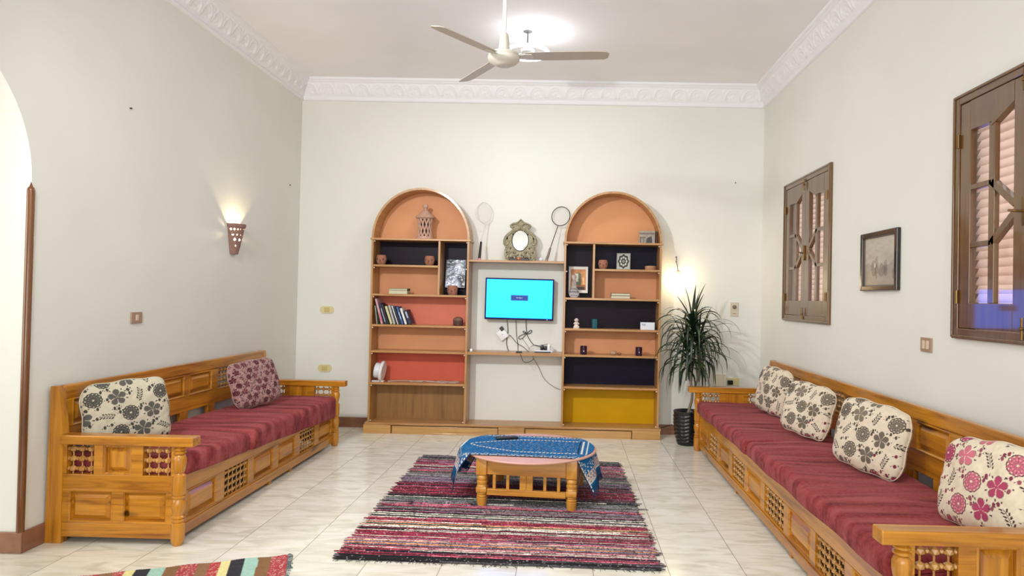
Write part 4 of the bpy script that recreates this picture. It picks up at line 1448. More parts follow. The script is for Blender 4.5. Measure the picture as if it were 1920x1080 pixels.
def mattress(label, x0, sx, ya, yb, ztop, drop, back=0.065, front=0.775, seed=0):
    zs, zb = 0.381, 0.386
    r = 0.04
    prof = [(back, zs), (0.4, zs), (0.737, zs)]
    prof += [(0.739, zb + 0.004), (0.745, zb), (0.765, zb), (front - 0.002, zb + 0.01), (front, zb + 0.03)]
    for k in range(0, 7):
        a = PI / 2 * k / 6
        prof.append((front - r + r * math.cos(a), ztop - r + r * math.sin(a)))
    for k in range(1, 12):
        prof.append((front - r + (back + r - front + r) * k / 12, ztop))
    for k in range(0, 7):
        a = PI / 2 + PI / 2 * k / 6
        prof.append((back + r + r * math.cos(a), ztop - r + r * math.sin(a)))
    n = max(30, int((yb - ya) / 0.02))
    P = np.zeros((n + 1, len(prof) + 1, 3))
    cxm, czm = (back + front) / 2, (zs + ztop) / 2
    for i in range(n + 1):
        s_ = i / n
        y = ya + (yb - ya) * s_
        de = min(y - ya, yb - y)
        e = 0.045
        k = 1 - (1 - math.sqrt(max(0, 1 - (1 - min(de, e) / e) ** 2)))
        for j, (a, b_) in enumerate(prof + [prof[0]]):
            sh = (1 - k) * 0.035
            aa = a + (sh if a < cxm else -sh)
            bb = b_ - ((1 - k) * 0.035 if b_ > 0.42 else 0)
            if b_ > 0.4:
                bb += 0.006 * math.sin(a * 9 + seed) * math.sin(y * 5 + seed) * k
                bb += 0.002 * math.sin(y * 47 + 3 * math.sin(a * 7 + seed)) * k
            if a > 0.738 and b_ < 0.43:
                bb -= drop * (y - 3.8)
            if a > 0.74:
                aa += 0.006 * math.sin(y * 9 + seed * 2) * k
            P[i, j] = (sx * aa, y - ya, bb)
    nu, nv = P.shape[:2]
    idx = np.arange(nu * nv).reshape(nu, nv)
    Q = np.stack([idx[:-1, :-1], idx[1:, :-1], idx[1:, 1:], idx[:-1, 1:]], -1).reshape(-1, 4).tolist()
    Q += [idx[0, :-1].tolist()[::-1], idx[-1, :-1].tolist()]
    me = bpy.data.meshes.new('seat_mattress')
    me.from_pydata(P.reshape(-1, 3).tolist(), [], Q)
    bm = bmesh.new()
    bm.from_mesh(me)
    bmesh.ops.remove_doubles(bm, verts=bm.verts[:], dist=1e-5)
    bmesh.ops.recalc_face_normals(bm, faces=bm.faces[:])
    bm.to_mesh(me)
    bm.free()
    o = finish('seat_mattress', me, m_red_fab, None, True, (x0, ya, 0), None, 60)
    return tag(o, label, 'mattress', 'red seat mattresses on the bench sofas')


mattress('red mattress nearest the camera on the left sofa, behind its near armrest', -2.935, 1, 3.795, 4.575, 0.49, 0.045, seed=1)
mattress('middle red mattress of the three on the left sofa', -2.935, 1, 4.578, 5.445, 0.482, 0.045, seed=2)
mattress('red mattress at the far end of the left sofa, beside its far armrest', -2.935, 1, 5.448, 6.27, 0.474, 0.045, seed=3)
mattress('near red mattress on the right sofa, the longest of all', 2.012, -1, 2.555, 4.64, 0.492, 0.004, seed=4)
mattress('far red mattress on the right sofa, in front of the potted plant', 2.012, -1, 4.645, 6.42, 0.48, 0.004, seed=5)


# ------------------------------------------------------------------ printed cushions
def floral(u, v, ground, ink, flower, flower2, scale=1.0, seed=0, patch=None, scrib=False):
    """block-printed flowers; u, v in metres"""
    g = np.random.default_rng(seed)
    c = np.ones(u.shape + (3,)) * L3(ground)
    c *= (1 + 0.06 * fbm(u, v, 160, seed + 9))[..., None]
    ink = L3(ink)
    u = u / scale
    v = v / scale

    def put(mask, colr, a=1.0):
        c[mask] = c[mask] * (1 - a) + colr * a
    cell = 0.103
    N_ = int(0.32 / cell / min(scale, 1)) + 2
    for i in range(-N_, N_ + 1):
        for j in range(-N_, N_ + 1):
            cx_, cy_ = i * cell + (0.5 * cell if j % 2 else 0), j * cell * 0.87
            kind = (i + 2 * j) % 3
            f1 = L3(flower) if flower2 is None or (i + j) % 2 else L3(flower2)
            if patch is not None and patch(cx_ * scale, cy_ * scale):
                f1 = L3((150, 44, 70))
            du_, dv_ = u - cx_, v - cy_
            if cx_ ** 2 > 0.4 or cy_ ** 2 > 0.4:
                continue
            r = np.sqrt(du_ ** 2 + dv_ ** 2)
            near = r < 0.08
            if not near.any():
                continue
            th = np.arctan2(dv_, du_)
            if kind == 0:
                R_ = 0.034 * (1 + 0.06 * np.abs(np.cos(6 * th)))
                put(r < R_ * 1.08, ink)
                put(r < R_, f1)
                put((r < R_) & (np.abs(np.sin(6 * th)) < 0.22 + 0.1 * (r / 0.034)) & (r > 0.008), f1 * 0.45)
                put((r < R_) & (np.abs(r - 0.02) < 0.0016) & (np.abs(np.sin(6 * th)) > 0.5), f1 * 1.7 + 0.03)
                put((np.abs(r - 0.0315) < 0.0024) & (np.abs(np.cos(6 * th)) > 0.88), L3(ground))
                put(r < 0.0042, L3(ground))
            elif kind == 1:
                a5 = np.abs(np.cos(2.5 * (th - 0.4)))
                R_ = 0.040 * (0.5 + 0.5 * a5 ** 0.6)
                put(r < R_ * 1.05, ink, 0.8)
                put(r < R_ * 0.98, f1 * 1.15)
                put((r < R_ * 0.98) & (np.abs(np.sin(15 * th) * r) < 0.004) & (r > 0.014), f1 * 0.8, 0.5)
                put((r < 0.042) & (a5 < 0.16), L3(ground))
                put((np.abs(r - 0.044) < 0.005) & (a5 < 0.14), ink)
            else:
                a0 = g.uniform(0, PI)
                p = du_ * math.cos(a0) + dv_ * math.sin(a0)
                q = -du_ * math.sin(a0) + dv_ * math.cos(a0)
                q2 = q - 3.5 * p * p
                put((np.abs(p) < 0.03) & (np.abs(q2) < 0.0012), ink)
                for k in range(-2, 3):
                    for s_ in (1, -1):
                        pc, qc = k * 0.0125 + 0.004 * s_, s_ * 0.0085
                        e = ((p - pc) * 0.8 + (q2 - qc) * 0.6 * s_) ** 2 / 0.0068 ** 2 + ((q2 - qc) * 0.8 - (p - pc) * 0.6 * s_) ** 2 / 0.0030 ** 2
                        put(e < 1, ink * 1.2 if flower2 is None else ink)
            # small hearts and sprigs between the flowers
            for k in range(3):
                a0 = k * 2.1 + 0.5 + 0.3 * i
                hx, hy = cx_ + 0.058 * math.cos(a0), cy_ + 0.058 * math.sin(a0)
                e = ((u - hx) / 0.0062) ** 2 + ((v - hy) / 0.0085) ** 2
                put(e < 1, ink * 0.5 + f1 * 0.5)
                put((((u - hx - 0.011) / 0.0024) ** 2 + ((v - hy - 0.008) / 0.0034) ** 2) < 1, ink)
                put((((u - hx + 0.012) / 0.0028) ** 2 + ((v - hy + 0.004) / 0.0022) ** 2) < 1, ink)
    if scrib:
        w1 = np.abs(np.sin(u * 190 + 2.4 * fbm(u, v, 60, 3, 3) * 2 + v * 60)) < 0.30
        w2 = np.abs(np.sin(v * 210 + 3 * fbm(u, v, 70, 8, 3) * 2)) < 0.26
        put(w1 & (fbm(u, v, 50, 21) > -0.15), ink, 0.85)
        put(w2 & (fbm(u, v, 45, 31) > 0.0), ink, 0.8)
    return np.clip(c, 0, 1)


m_cush = vcol('cushion_print', 0.95, 500, 0.25, 0.1)


def cushion(label, loc, rot, w_, h_, args, thick=0.13, seed=0, skew=0.0):
    t = thing('patterned_cushion', label, 'cushion', loc, rot=tuple(math.radians(a) for a in rot), group='flower print cushions')
    n = 150
    g = np.linspace(-1, 1, n)
    U, V = np.meshgrid(g, g, indexing='ij')
    # rounded square outline
    k = 1 - 0.10 * (U ** 2 * V ** 2) - 0.0
    Xc = U * w_ / 2 * (1 - 0.05 * (1 - V ** 2) * 0 - 0.11 * V ** 4 * U ** 4) * 1.03
    Yc = V * h_ / 2 * (1 - 0.11 * V ** 4 * U ** 4) * 1.03
    Xc = Xc + skew * V * w_
    dome = ((1 - np.abs(U) ** 3.2) * (1 - np.abs(V) ** 3.2)).clip(0, 1) ** 0.42
    wr = fbm(Xc, Yc, 22, seed, 3)
    edge = ((1 - U ** 8) * (1 - V ** 8))
    Z = thick / 2 * dome + 0.007 * wr * dome
    Xc = Xc + 0.004 * np.sin(V * 7 + seed) * np.abs(U) ** 6
    Yc = Yc + 0.004 * np.sin(U * 8 + seed) * np.abs(V) ** 6
    col = floral(Xc, Yc, seed=seed, **args)
    grid_obj('front_cover', np.stack([Xc, Yc, Z], -1), m_cush, t, col)
    s_ = 3
    grid_obj('back_cover', np.stack([Xc, Yc, -Z * 0.9], -1)[::-1][:, ::s_ if (n - 1) % s_ == 0 else 1], m_cush, t, col[::-1][:, ::s_ if (n - 1) % s_ == 0 else 1])
    path = [(Xc[i, 0], Yc[i, 0], 0) for i in range(0, n, 4)] + [(Xc[-1, j], Yc[-1, j], 0) for j in range(0, n, 4)] + [(Xc[i, -1], Yc[i, -1], 0) for i in range(n - 1, -1, -4)] + [(Xc[0, j], Yc[0, j], 0) for j in range(n - 1, -1, -4)]
    MB().tube(path, 0.004, 6, closed=True).build('seam', flat('seam_' + str(seed), args['ground'], 0.9), t, smooth=True)
    return t


GREY = dict(scale=1.16, ground=(190, 182, 160), ink=(34, 32, 30), flower=(82, 80, 74), flower2=None)
TAUPE = dict(scale=1.16, ground=(208, 194, 172), ink=(44, 34, 32), flower=(98, 88, 76), flower2=(112, 102, 88))
cushion('grey flower print cushion at the near end of the left sofa', (-2.672, 4.03, 0.69), (80, -4.0, 52), 0.45, 0.385, GREY, seed=1)
cushion('dark maroon and pink cushion with a small dense leaf print, left sofa', (-2.625, 5.575, 0.678), (73.7, -5.5, 66), 0.452, 0.372,
        dict(ground=(172, 136, 130), ink=(52, 20, 28), flower=(88, 40, 46), flower2=(110, 60, 64), scale=0.6, scrib=True), seed=2)
cushion('cream cushion farthest away on the right sofa, beside the far armrest', (1.765, 5.73, 0.69), (77.3, 4.4, -74.9), 0.43, 0.375, dict(TAUPE, patch=lambda a, b: a > 0.1 and b < 0), seed=3)
cushion('cream cushion second from the far end of the right sofa, with one low corner', (1.735, 4.83, 0.68), (68, 4.3, -68), 0.45, 0.36, dict(TAUPE, patch=lambda a, b: a > 0.08 and b < -0.05), seed=4, skew=-0.05)
cushion('cream cushion with grey dahlias in the middle of the right sofa', (1.735, 3.83, 0.692), (73, 4.6, -68), 0.475, 0.375, dict(TAUPE, patch=lambda a, b: a > 0.1 and b < -0.06), seed=5, skew=-0.035)
cushion('cream cushion with crimson dahlias at the near end of the right sofa', (1.79, 2.875, 0.685), (74, -5, -78), 0.44, 0.37,
        dict(scale=1.16, ground=(220, 206, 182), ink=(70, 44, 44), flower=(160, 62, 92), flower2=(186, 104, 118)), seed=6)


# ------------------------------------------------------------------ rag rugs
def rag_rug(name, label, corners, palette_fn, rows, cols, z0=0.003, bump_h=0.004, jag=0.014, folds=None):
    """corners: near-left, near-right, far-right, far-left"""
    nl, nr, fr_, fl = [np.array(c) for c in corners]
    sub = 4
    nv, nu = rows * sub + 1, cols
    U, V = np.meshgrid(np.linspace(0, 1, nu), np.linspace(0, 1, nv), indexing='ij')
    jl, jr = rng.normal(0, jag, rows + 1), rng.normal(0, jag, rows + 1)
    ri = np.minimum((V * rows).astype(int), rows)
    side = (1 - U) ** 8 * jl[ri] + U ** 8 * jr[ri]
    wav = 0.35 / rows * fbm(U * 3, V * 3, 3, 5)
    Vw = V + wav * (V > 0.002) * (V < 0.998)
    P2_ = (nl[None, None] * ((1 - U) * (1 - Vw))[..., None] + nr[None, None] * (U * (1 - Vw))[..., None] + fr_[None, None] * (U * Vw)[..., None] + fl[None, None] * ((1 - U) * Vw)[..., None])
    X_, Y_ = P2_[..., 0] + side, P2_[..., 1]
    ph = (V * rows) % 1.0
    ribh = rng.uniform(0.5, 1.2, rows + 1)[ri]
    Z_ = z0 + bump_h * np.abs(np.sin(PI * ph)) ** 0.7 * ribh + 0.002 * (1 + fbm(U * 2, V * 2, 30, 8))
    if folds is not None:
        Z_ = Z_ + folds(X_, Y_)
    col = palette_fn(U, V, ri)
    P = np.stack([X_, Y_, Z_], -1)
    idx = np.arange(nu * nv).reshape(nu, nv)
    me = bpy.data.meshes.new(name)
    Q = np.stack([idx[:-1, :-1], idx[1:, :-1], idx[1:, 1:], idx[:-1, 1:]], -1).reshape(-1, 4)
    me.from_pydata(P.reshape(-1, 3).tolist(), [], Q.tolist())
    set_colors(me, col.reshape(-1, 3))
    return P, col, me


m_rag = vcol('woven_rag', 0.95, 350, 0.6, 0.1)
PAL = {k: L3(v) for k, v in dict(crim=(138, 42, 64), mar=(84, 32, 46), blk=(22, 17, 24), wht=(206, 196, 184), grn=(98, 108, 98), gry=(112, 106, 110), lav=(130, 108, 130), pnk=(176, 88, 104), pch=(206, 142, 100), plum=(72, 44, 66), nav=(30, 26, 46)).items()}
ROWS = 210
zones = [(0.00, ['lav', 'blk', 'grn', 'blk']), (0.03, ['nav', 'blk', 'pnk', 'crim']), (0.06, ['crim', 'crim', 'pnk', 'wht']), (0.09, ['blk', 'pch', 'wht', 'pnk', 'lav']), (0.14, ['crim', 'wht', 'pnk', 'mar', 'gry']),
         (0.19, ['blk', 'grn', 'pch', 'wht', 'crim']), (0.25, ['pnk', 'crim', 'wht', 'mar']), (0.29, ['grn', 'wht', 'blk']), (0.34, ['mar', 'pnk', 'gry', 'lav', 'crim']), (0.42, ['blk', 'grn', 'grn', 'wht', 'gry']),
         (0.47, ['wht', 'blk', 'wht']), (0.50, ['crim', 'crim', 'mar', 'pnk']), (0.57, ['crim', 'mar', 'pnk', 'plum']), (0.64, ['lav', 'plum', 'grn', 'wht']), (0.72, ['plum', 'mar', 'grn', 'lav', 'pnk']),
         (0.80, ['crim', 'pnk', 'mar', 'wht', 'blk']), (0.86, ['crim', 'mar', 'pnk', 'lav']), (0.93, ['grn', 'grn', 'blk', 'gry', 'plum']), (1.01, ['blk'])]


def rag_palette(U, V, ri):
    nrow = ri.max() + 1
    out = np.zeros(U.shape + (3,))
    base = np.zeros((nrow, U.shape[0], 3))
    last = 'blk'
    k = 0
    g = np.random.default_rng(4)
    while k < nrow:
        v = k / nrow
        zone = [z for z in zones if z[0] <= v + 1e-9][-1][1]
        n = g.integers(1, 3)
        a = zone[g.integers(len(zone))]
        b_ = zone[g.integers(len(zone))]
        cut = g.uniform(-0.3, 1.4)
        cut2 = g.uniform(0.2, 1.8)
        for q in range(n):
            if k >= nrow:
                break
            if q == 1 and g.random() < 0.3:
                a, b_ = 'blk', a
            uu = U[:, 0]
            cc = np.where((uu < cut)[:, None], PAL[a], PAL[b_])
            cc = np.where((uu > cut2)[:, None], PAL[a] * 0.6 + PAL['gry'] * 0.4, cc)
            mot = g.normal(0, 0.24, (U.shape[0], 1))
            sm = np.repeat(g.normal(0, 0.28, (U.shape[0] // 9 + 1, 1)), 9, axis=0)[:U.shape[0]]
            cc = cc * (1 + mot + sm)
            spk = g.random(U.shape[0]) < 0.035
            cc[spk] = cc[spk] * 0.4 + PAL['wht'] * 0.5
            spk = g.random(U.shape[0]) < 0.12
            cc[spk] = cc[spk] * 0.3
            base[k] = cc
            k += 1
    ui = np.arange(U.shape[0])[:, None] * np.ones_like(ri)
    return np.clip(base[ri, ui], 0, 1)


def fold(X_, Y_):
    f = np.exp(-((Y_ - (4.56 + 0.10 * np.sin((X_ + 1.2) * 5) * 0.5)) / 0.018) ** 2) * np.exp(-((X_ + 0.85) / 0.22) ** 4) * 0.022
    return f


P, col, me = rag_rug('rag_rug', '', ((-1.255, 3.62), (0.535, 3.575), (0.47, 5.90), (-1.28, 6.0)), rag_palette, ROWS, 330, folds=fold)
root = thing('rag_rug', 'large crimson, white and black striped rag rug under the low table', 'rug', (-0.38, 4.78, 0))
o = finish('woven_field', me, m_rag, root, True)
o.location = (0.38, -4.78, 0)
fr = MB()
for k in range(170):
    s_ = random.random()
    e = random.choice((0, 1, 1))
    ci = int(s_ * 329)
    p = P[ci, 0 if e else -1]
    d = -1 if e else 1
    a = random.uniform(-0.9, 0.9)
    ln = random.uniform(0.008, 0.035)
    fr.tube([(p[0], p[1], 0.006), (p[0] + a * ln * .5, p[1] + d * ln * .6, 0.007), (p[0] + a * ln, p[1] + d * ln, 0.003)], 0.0013, 4)
for k in range(90):
    side_ = random.choice((0, -1))
    p = P[side_, random.randrange(P.shape[1])]
    d = -1 if side_ == 0 else 1
    ln = random.uniform(0.006, 0.02)
    fr.tube([(p[0], p[1], 0.006), (p[0] + d * ln, p[1] + random.uniform(-.6, .6) * ln, 0.004)], 0.0016, 4)
o = fr.build('loose_threads', flat('thread', (70, 60, 62), 0.9), root)
o.location = (0.38, -4.78, 0)
stuff(o)

# striped runner, its corner in the lower left of the frame
c0 = np.array((-1.512, 3.662))
du_ = np.array((-0.936, -0.352))
dv_ = np.array((0.352, -0.936))
seq = [((170, 50, 60), 0.085), ((132, 92, 52), 0.065), ((160, 200, 184), 0.065), ((30, 26, 40), 0.07), ((228, 218, 150), 0.045), ((180, 52, 56), 0.05), ((140, 100, 64), 0.06)]
U, V = np.meshgrid(np.linspace(0, 1, 420), np.linspace(0, 1, 160), indexing='ij')
Ln, Wd = 2.4, 0.75
s_ = U * Ln
wob = 0.006 * np.sin(s_ * 23) * (1 - V) ** 6 + 0.004 * np.sin(V * 40 + s_ * 9) * 0
per = sum(w__ for _, w__ in seq)
ph = (s_ + 0.002 * np.sin(V * 14)) % per
col = np.zeros(U.shape + (3,))
acc = 0
for i, (c_, w__) in enumerate(seq):
    m_ = (ph >= acc) & (ph < acc + w__)
    cc = L3(c_)[None] * (1 + rng.normal(0, 0.08, (m_.sum(), 1)))
    if c_[0] > 165 and c_[1] < 60:
        sp_ = rng.random(m_.sum()) < 0.14
        cc[sp_] = L3((224, 190, 170))
    col[m_] = cc
    acc += w__
X_ = c0[0] + du_[0] * s_ + dv_[0] * (V * Wd + wob)
Y_ = c0[1] + du_[1] * s_ + dv_[1] * (V * Wd + wob)
Z_ = 0.004 + 0.0025 * np.abs(np.sin(s_ * 2 * PI / 0.022)) + 0.001 * fbm(U, V, 60, 3)
keep = X_.min() > -9
root = thing('striped_runner', 'runner with red, brown, mint, black and yellow cross stripes near the left sofa', 'rug', (c0[0], c0[1], 0))
o = grid_obj('woven_field', np.stack([X_ - c0[0], Y_ - c0[1], Z_], -1), m_rag, root, np.clip(col, 0, 1))
fr = MB()
for k in range(70):
    v_ = random.random() * Wd
    p = dv_ * v_
    a = random.uniform(-.5, .5)
    ln = random.uniform(0.012, 0.03)
    q = p - du_ * ln + dv_ * a * ln
    fr.tube([(p[0], p[1], 0.005), (*((p + q) / 2), 0.008), (q[0], q[1], 0.003)], 0.0022, 4)
stuff(fr.build('fringe', flat('fringe', (96, 110, 108), 0.9), root))


# ------------------------------------------------------------------ low round table with its prayer-mat cover
TC = (-0.265, 4.84)
TZ = 0.36
t = thing('coffee_table', 'low pine table with a round pink topped board on a square turned leg base', 'table', (TC[0] + 0.032, TC[1] + 0.045, 0), math.radians(-5.5))
hb_ = 0.345
legp = [(0.0001, 0.008), (0.03, 0.008), (0.034, 0.03), (0.037, 0.062), (0.030, 0.066), (0.036, 0.071), (0.036, 0.078), (0.030, 0.083), (0.037, 0.092), (0.037, 0.1)]
legm = [(0.037, 0.14), (0.033, 0.152), (0.037, 0.162), (0.037, 0.175), (0.031, 0.181), (0.037, 0.19), (0.037, 0.205), (0.032, 0.214), (0.037, 0.222)]
for sx_ in (-1, 1):
    for sy_ in (-1, 1):
        m = MB()
        c_ = (sx_ * (hb_ - 0.035), sy_ * (hb_ - 0.035), 0)
        m.lathe(legp, c_, 20)
        m.lathe(legm, c_, 20)
        a, b_ = c_[0], c_[1]
        m.box(a - 0.037, a + 0.037, b_ - 0.037, b_ + 0.037, 0.1, 0.14, 0.008)
        m.box(a - 0.037, a + 0.037, b_ - 0.037, b_ + 0.037, 0.222, 0.346, 0.004)
        m.build('leg', tablewood['Z'], t, smooth=True, angle=35)
for k in range(4):
    R = Matrix.Rotation(k * PI / 2, 4, 'Z')
    m = MB()
    i_ = hb_ - 0.072
    m.box(-i_, i_, -hb_ + 0.01, -hb_ + 0.042, 0.085, 0.127, 0.004, R)
    m.box(-i_, i_, -hb_ + 0.01, -hb_ + 0.042, 0.225, 0.345, 0.004, R)
    m.box(-0.045, 0.0, -hb_ + 0.012, -hb_ + 0.04, 0.127, 0.225, 0.002, R)
    m.box(0.001, 0.045, -hb_ + 0.014, -hb_ + 0.038, 0.127, 0.225, 0.002, R)
    for xx in (-0.222, -0.128, 0.128, 0.222):
        m.box(xx - 0.0105, xx + 0.0105, -hb_ + 0.015, -hb_ + 0.037, 0.127, 0.225, 0.002, R)
    m.build('rail_with_slats', tablewood['X' if k % 2 == 0 else 'Y'], t)
m_top = flat('pink_board', (206, 158, 142), 0.45, noise=0.08, nscale=14)
MB().lathe([(0.0001, 0.345), (0.46, 0.345), (0.472, 0.347), (0.475, 0.354), (0.472, 0.359), (0.466, 0.36), (0.0001, 0.36)], (-0.015, -0.04, 0), 96).build('table_top', m_top, t, smooth=True)

# cover
nu, nv = 300, 150
Lh, Wh = 0.685, 0.335
U, V = np.meshgrid(np.linspace(-Lh, Lh, nu), np.linspace(-Wh, Wh, nv), indexing='ij')
R_ = np.sqrt(U ** 2 + V ** 2)
RT = 0.482
ex = np.clip(R_ - RT, 0, None)
th = np.arctan2(V, U)
foldy = np.sin(th * 11) * 0.35 + 0.4
rad = np.where(ex > 0, RT + ex * 0.22 + 0.012 * np.sin(th * 14) * np.clip(ex / 0.1, 0, 1), R_)
sc_ = rad / np.maximum(R_, 1e-6)
drop = np.where(ex > 0.012, (ex - 0.012) * 0.96 + 0.003, ex ** 2 * 12)
Xl, Yl = U * sc_, V * sc_
Zl = TZ + 0.004 - drop + 0.0012 * fbm(U, V, 18, 2) * (ex <= 0) + 0.0008
uu, vv = U / Lh, V / Wh
blue, blue2, navy = L3((14, 92, 146)), L3((20, 84, 138)), L3((18, 40, 84))
wht = L3((206, 206, 196))
pnkc = L3((196, 170, 158))
C_ = np.ones(U.shape + (3,)) * blue
C_ *= (1 + 0.14 * fbm(U, V, 34, 7))[..., None]
C_[np.abs(uu) > 0.93] = L3((10, 70, 112))
# outer floral border
bo = ((np.abs(vv) > 0.8) & (np.abs(uu) < 0.9)) | ((np.abs(uu) > 0.72) & (np.abs(uu) < 0.9))
bu = (np.sin(U * 150) * np.sin(V * 150 + np.sin(U * 40) * 2) > 0.6) | (np.sin(U * 95 + 2 * np.sin(V * 70)) * np.sin(V * 110) > 0.75)
C_[bo & bu] = wht * 0.85
eb = (np.abs(uu) > 0.8) & (np.abs(uu) < 0.9)
C_[eb & (np.sin(V * 190) * np.sin(U * 130) > -0.2)] = pnkc
C_[(np.abs(np.abs(uu) - 0.905) < 0.008)] = wht
C_[(np.abs(vv) > 0.965)] = navy
C_[(np.abs(vv) > 0.93) & (np.abs(vv) < 0.965) & (np.sin(U * 200) > -0.3)] = wht
# field: niche outline with its point to the left
fx = (U + 0.42) / 0.8
edge_v = np.clip(fx * 2.2, 0, 1) ** 0.7 * 0.58
C_[(np.abs(np.abs(vv) - edge_v) < 0.035) & (fx > 0) & (fx < 1.0) & (np.sin(U * 240) > -0.5)] = wht * 0.9
inner = (np.abs(vv) < edge_v) & (fx > 0.1) & (fx < 1)
C_[inner & (np.sin(U * 120 + 3 * np.sin(V * 60)) * np.sin(V * 130) > 0.86)] = wht * 0.6
C_[inner & (np.sin(U * 70) * np.sin(V * 90 + 1) > 0.86)] = navy
C_[(np.abs(U - 0.40) < 0.006) & (np.abs(vv) < 0.62)] = wht
C_[(np.abs(U - 0.375) < 0.006) & (np.abs(vv) < 0.62)] = L3((10, 20, 40))
C_[(np.abs(U - 0.435) < 0.006) & (np.abs(vv) < 0.7)] = wht
C_[(np.abs(U + 0.47) < 0.005) & (vv > -0.75) & (vv < 0.7)] = wht
crumb = rng.random(U.shape) < 0.02
C_[crumb & (np.abs(uu) < 0.9)] = wht * 0.7
t = thing('prayer_mat', 'blue and white patterned prayer mat draped over the round table', 'tablecloth', (TC[0] - 0.012, TC[1] + 0.02, 0), math.radians(-4))
grid_obj('woven_mat', np.stack([Xl, Yl, Zl], -1), vcol('mat_velvet', 0.85, 300, 0.3, 0.0), t, np.clip(C_, 0, 1))
fr = MB()
for e in (0, -1):
    for j in range(0, nv, 3):
        x_, y_, z_ = Xl[e, j], Yl[e, j], Zl[e, j]
        d = Vector((x_, y_, 0)).normalized()
        fr.tube([(x_, y_, z_ + 0.004), (x_ + d.x * 0.006, y_ + d.y * 0.006, z_ - 0.02), (x_ + d.x * 0.008 + random.uniform(-.004, .004), y_ + random.uniform(-.006, .006), z_ - 0.038)], 0.0018, 4)
stuff(fr.build('fringe', flat('mat_fringe', (12, 40, 76), 0.9), t))
t = thing('remote_control', 'black remote control lying on the far side of the blue mat', 'remote control', (at(950, 821, 5.05).x, 5.06, TZ + 0.008), math.radians(14))
MB().box(-0.085, 0.085, -0.024, 0.024, 0, 0.018, 0.006).build('case', flat('remote_black', (18, 16, 24), 0.35), t, smooth=True)
b = MB()
for i in range(9):
    for j in range(3):
        b.box(-0.07 + i * 0.015, -0.062 + i * 0.015, -0.014 + j * 0.011, -0.008 + j * 0.011, 0.018, 0.0195)
b.build('keypad', flat('keys', (70, 70, 76), 0.5), t)


# ------------------------------------------------------------------ potted dragon plant
t = thing('potted_plant', 'tall dracaena with long drooping leaves in a black woven look pot', 'plant', (1.215, 6.73, 0))
pot = MB()
nr, na = 44, 72
rows_ = []
for i in range(nr):
    z = 0.335 * i / (nr - 1)
    r = np.interp(z, [0, 0.01, 0.1, 0.22, 0.31, 0.335], [0.094, 0.098, 0.120, 0.136, 0.136, 0.14])
    row = []
    for k in range(na):
        a = 2 * PI * k / na
        w_ = 0.005 * math.sin(z * 2 * PI / 0.036 + 2.2 * abs(((k % 12) / 6.0) - 1) * PI / 2) if 0.02 < z < 0.31 else 0
        w_ += 0.001 * abs(math.sin(a * 6))
        row.append(((r + w_) * math.cos(a), (r + w_) * math.sin(a), z))
    row.append(row[0])
    rows_.append(row)
pot.grid(rows_)
pot.lathe([(0.14, 0.335), (0.13, 0.337), (0.127, 0.30), (0.126, 0.28)], n=36)
pot.lathe([(0.0001, 0.0), (0.094, 0.0)], n=36)
bmesh.ops.remove_doubles(pot.bm, verts=pot.bm.verts[:], dist=1e-5)
pot_ = pot.build('pot', flat('pot_black', (18, 18, 22), 0.28, spec=0.5), t, smooth=True, angle=180)
MB().lathe([(0.0001, 0.285), (0.08, 0.29), (0.127, 0.28)], n=24).build('soil', flat('soil', (50, 38, 30), 0.95, noise=0.4, nscale=60, bmp=0.8), pot_)
tr = MB()
heads = []
base_ = Vector((0.0, 0, 0.27))
fork = Vector((0.045, 0.0, 0.52))
tr.tube(smooth_path([base_, (0.02, 0, 0.36), (0.04, 0, 0.44), fork], 5), 0.016, 8, r_end=0.013)
for q, top_ in (([(0.03, 0.01, 0.66), (0.03, 0.02, 0.85)], Vector((0.035, 0.0, 1.18))), ([(0.08, 0.0, 0.6), (0.1, -0.01, 0.72)], Vector((0.09, -0.02, 0.98))), ([(0.03, 0.02, 0.62), (0.0, 0.03, 0.72)], Vector((-0.01, 0.02, 0.9)))):
    tr.tube(smooth_path([fork] + q + [top_], 5), 0.0115, 8, r_end=0.010)
    heads.append(top_)
tr.build('trunk', flat('dracaena_bark', (124, 112, 92), 0.8, noise=0.25, nscale=60, bmp=0.4), t, smooth=True)


def leaf(mb, o, az, el, ln, wd, droop, n=10, twist=0.0):
    d = Vector((math.cos(az), math.sin(az), 0))
    side_ = Vector((-math.sin(az), math.cos(az), 0))
    p = Vector(o)
    prev = None
    ang = el
    for i in range(n + 1):
        f = i / n
        w_ = wd * (0.55 + 0.45 * min(1, f * 3)) * (1 - max(0, f - 0.35) / 0.65) ** 0.8 + 0.0006
        up_ = Vector((-math.sin(ang) * d.x, -math.sin(ang) * d.y, math.cos(ang)))
        sd = side_ * math.cos(twist * f) + up_ * math.sin(twist * f)
        cur = (mb.bm.verts.new(p + sd * w_), mb.bm.verts.new(p - up_ * w_ * 0.35), mb.bm.verts.new(p - sd * w_))
        if prev:
            mb.bm.faces.new((prev[0], prev[1], cur[1], cur[0]))
            mb.bm.faces.new((prev[1], prev[2], cur[2], cur[1]))
        prev = cur
        ang -= droop * (0.35 + 1.4 * f) / n
        ang = max(ang, -1.48)
        p = p + (d * math.cos(ang) + Vector((0, 0, math.sin(ang)))) * ln / n
        q = p + Vector((1.215, 6.73, 0))
        if q.y > 7.15:
            p.y = 7.15 - 6.72
        if p.x < -0.24:
            p.y = min(p.y, 0.14)
        if q.z < 0.66 and q.x > 1.14 and q.y < 6.56:
            p.z = 0.66


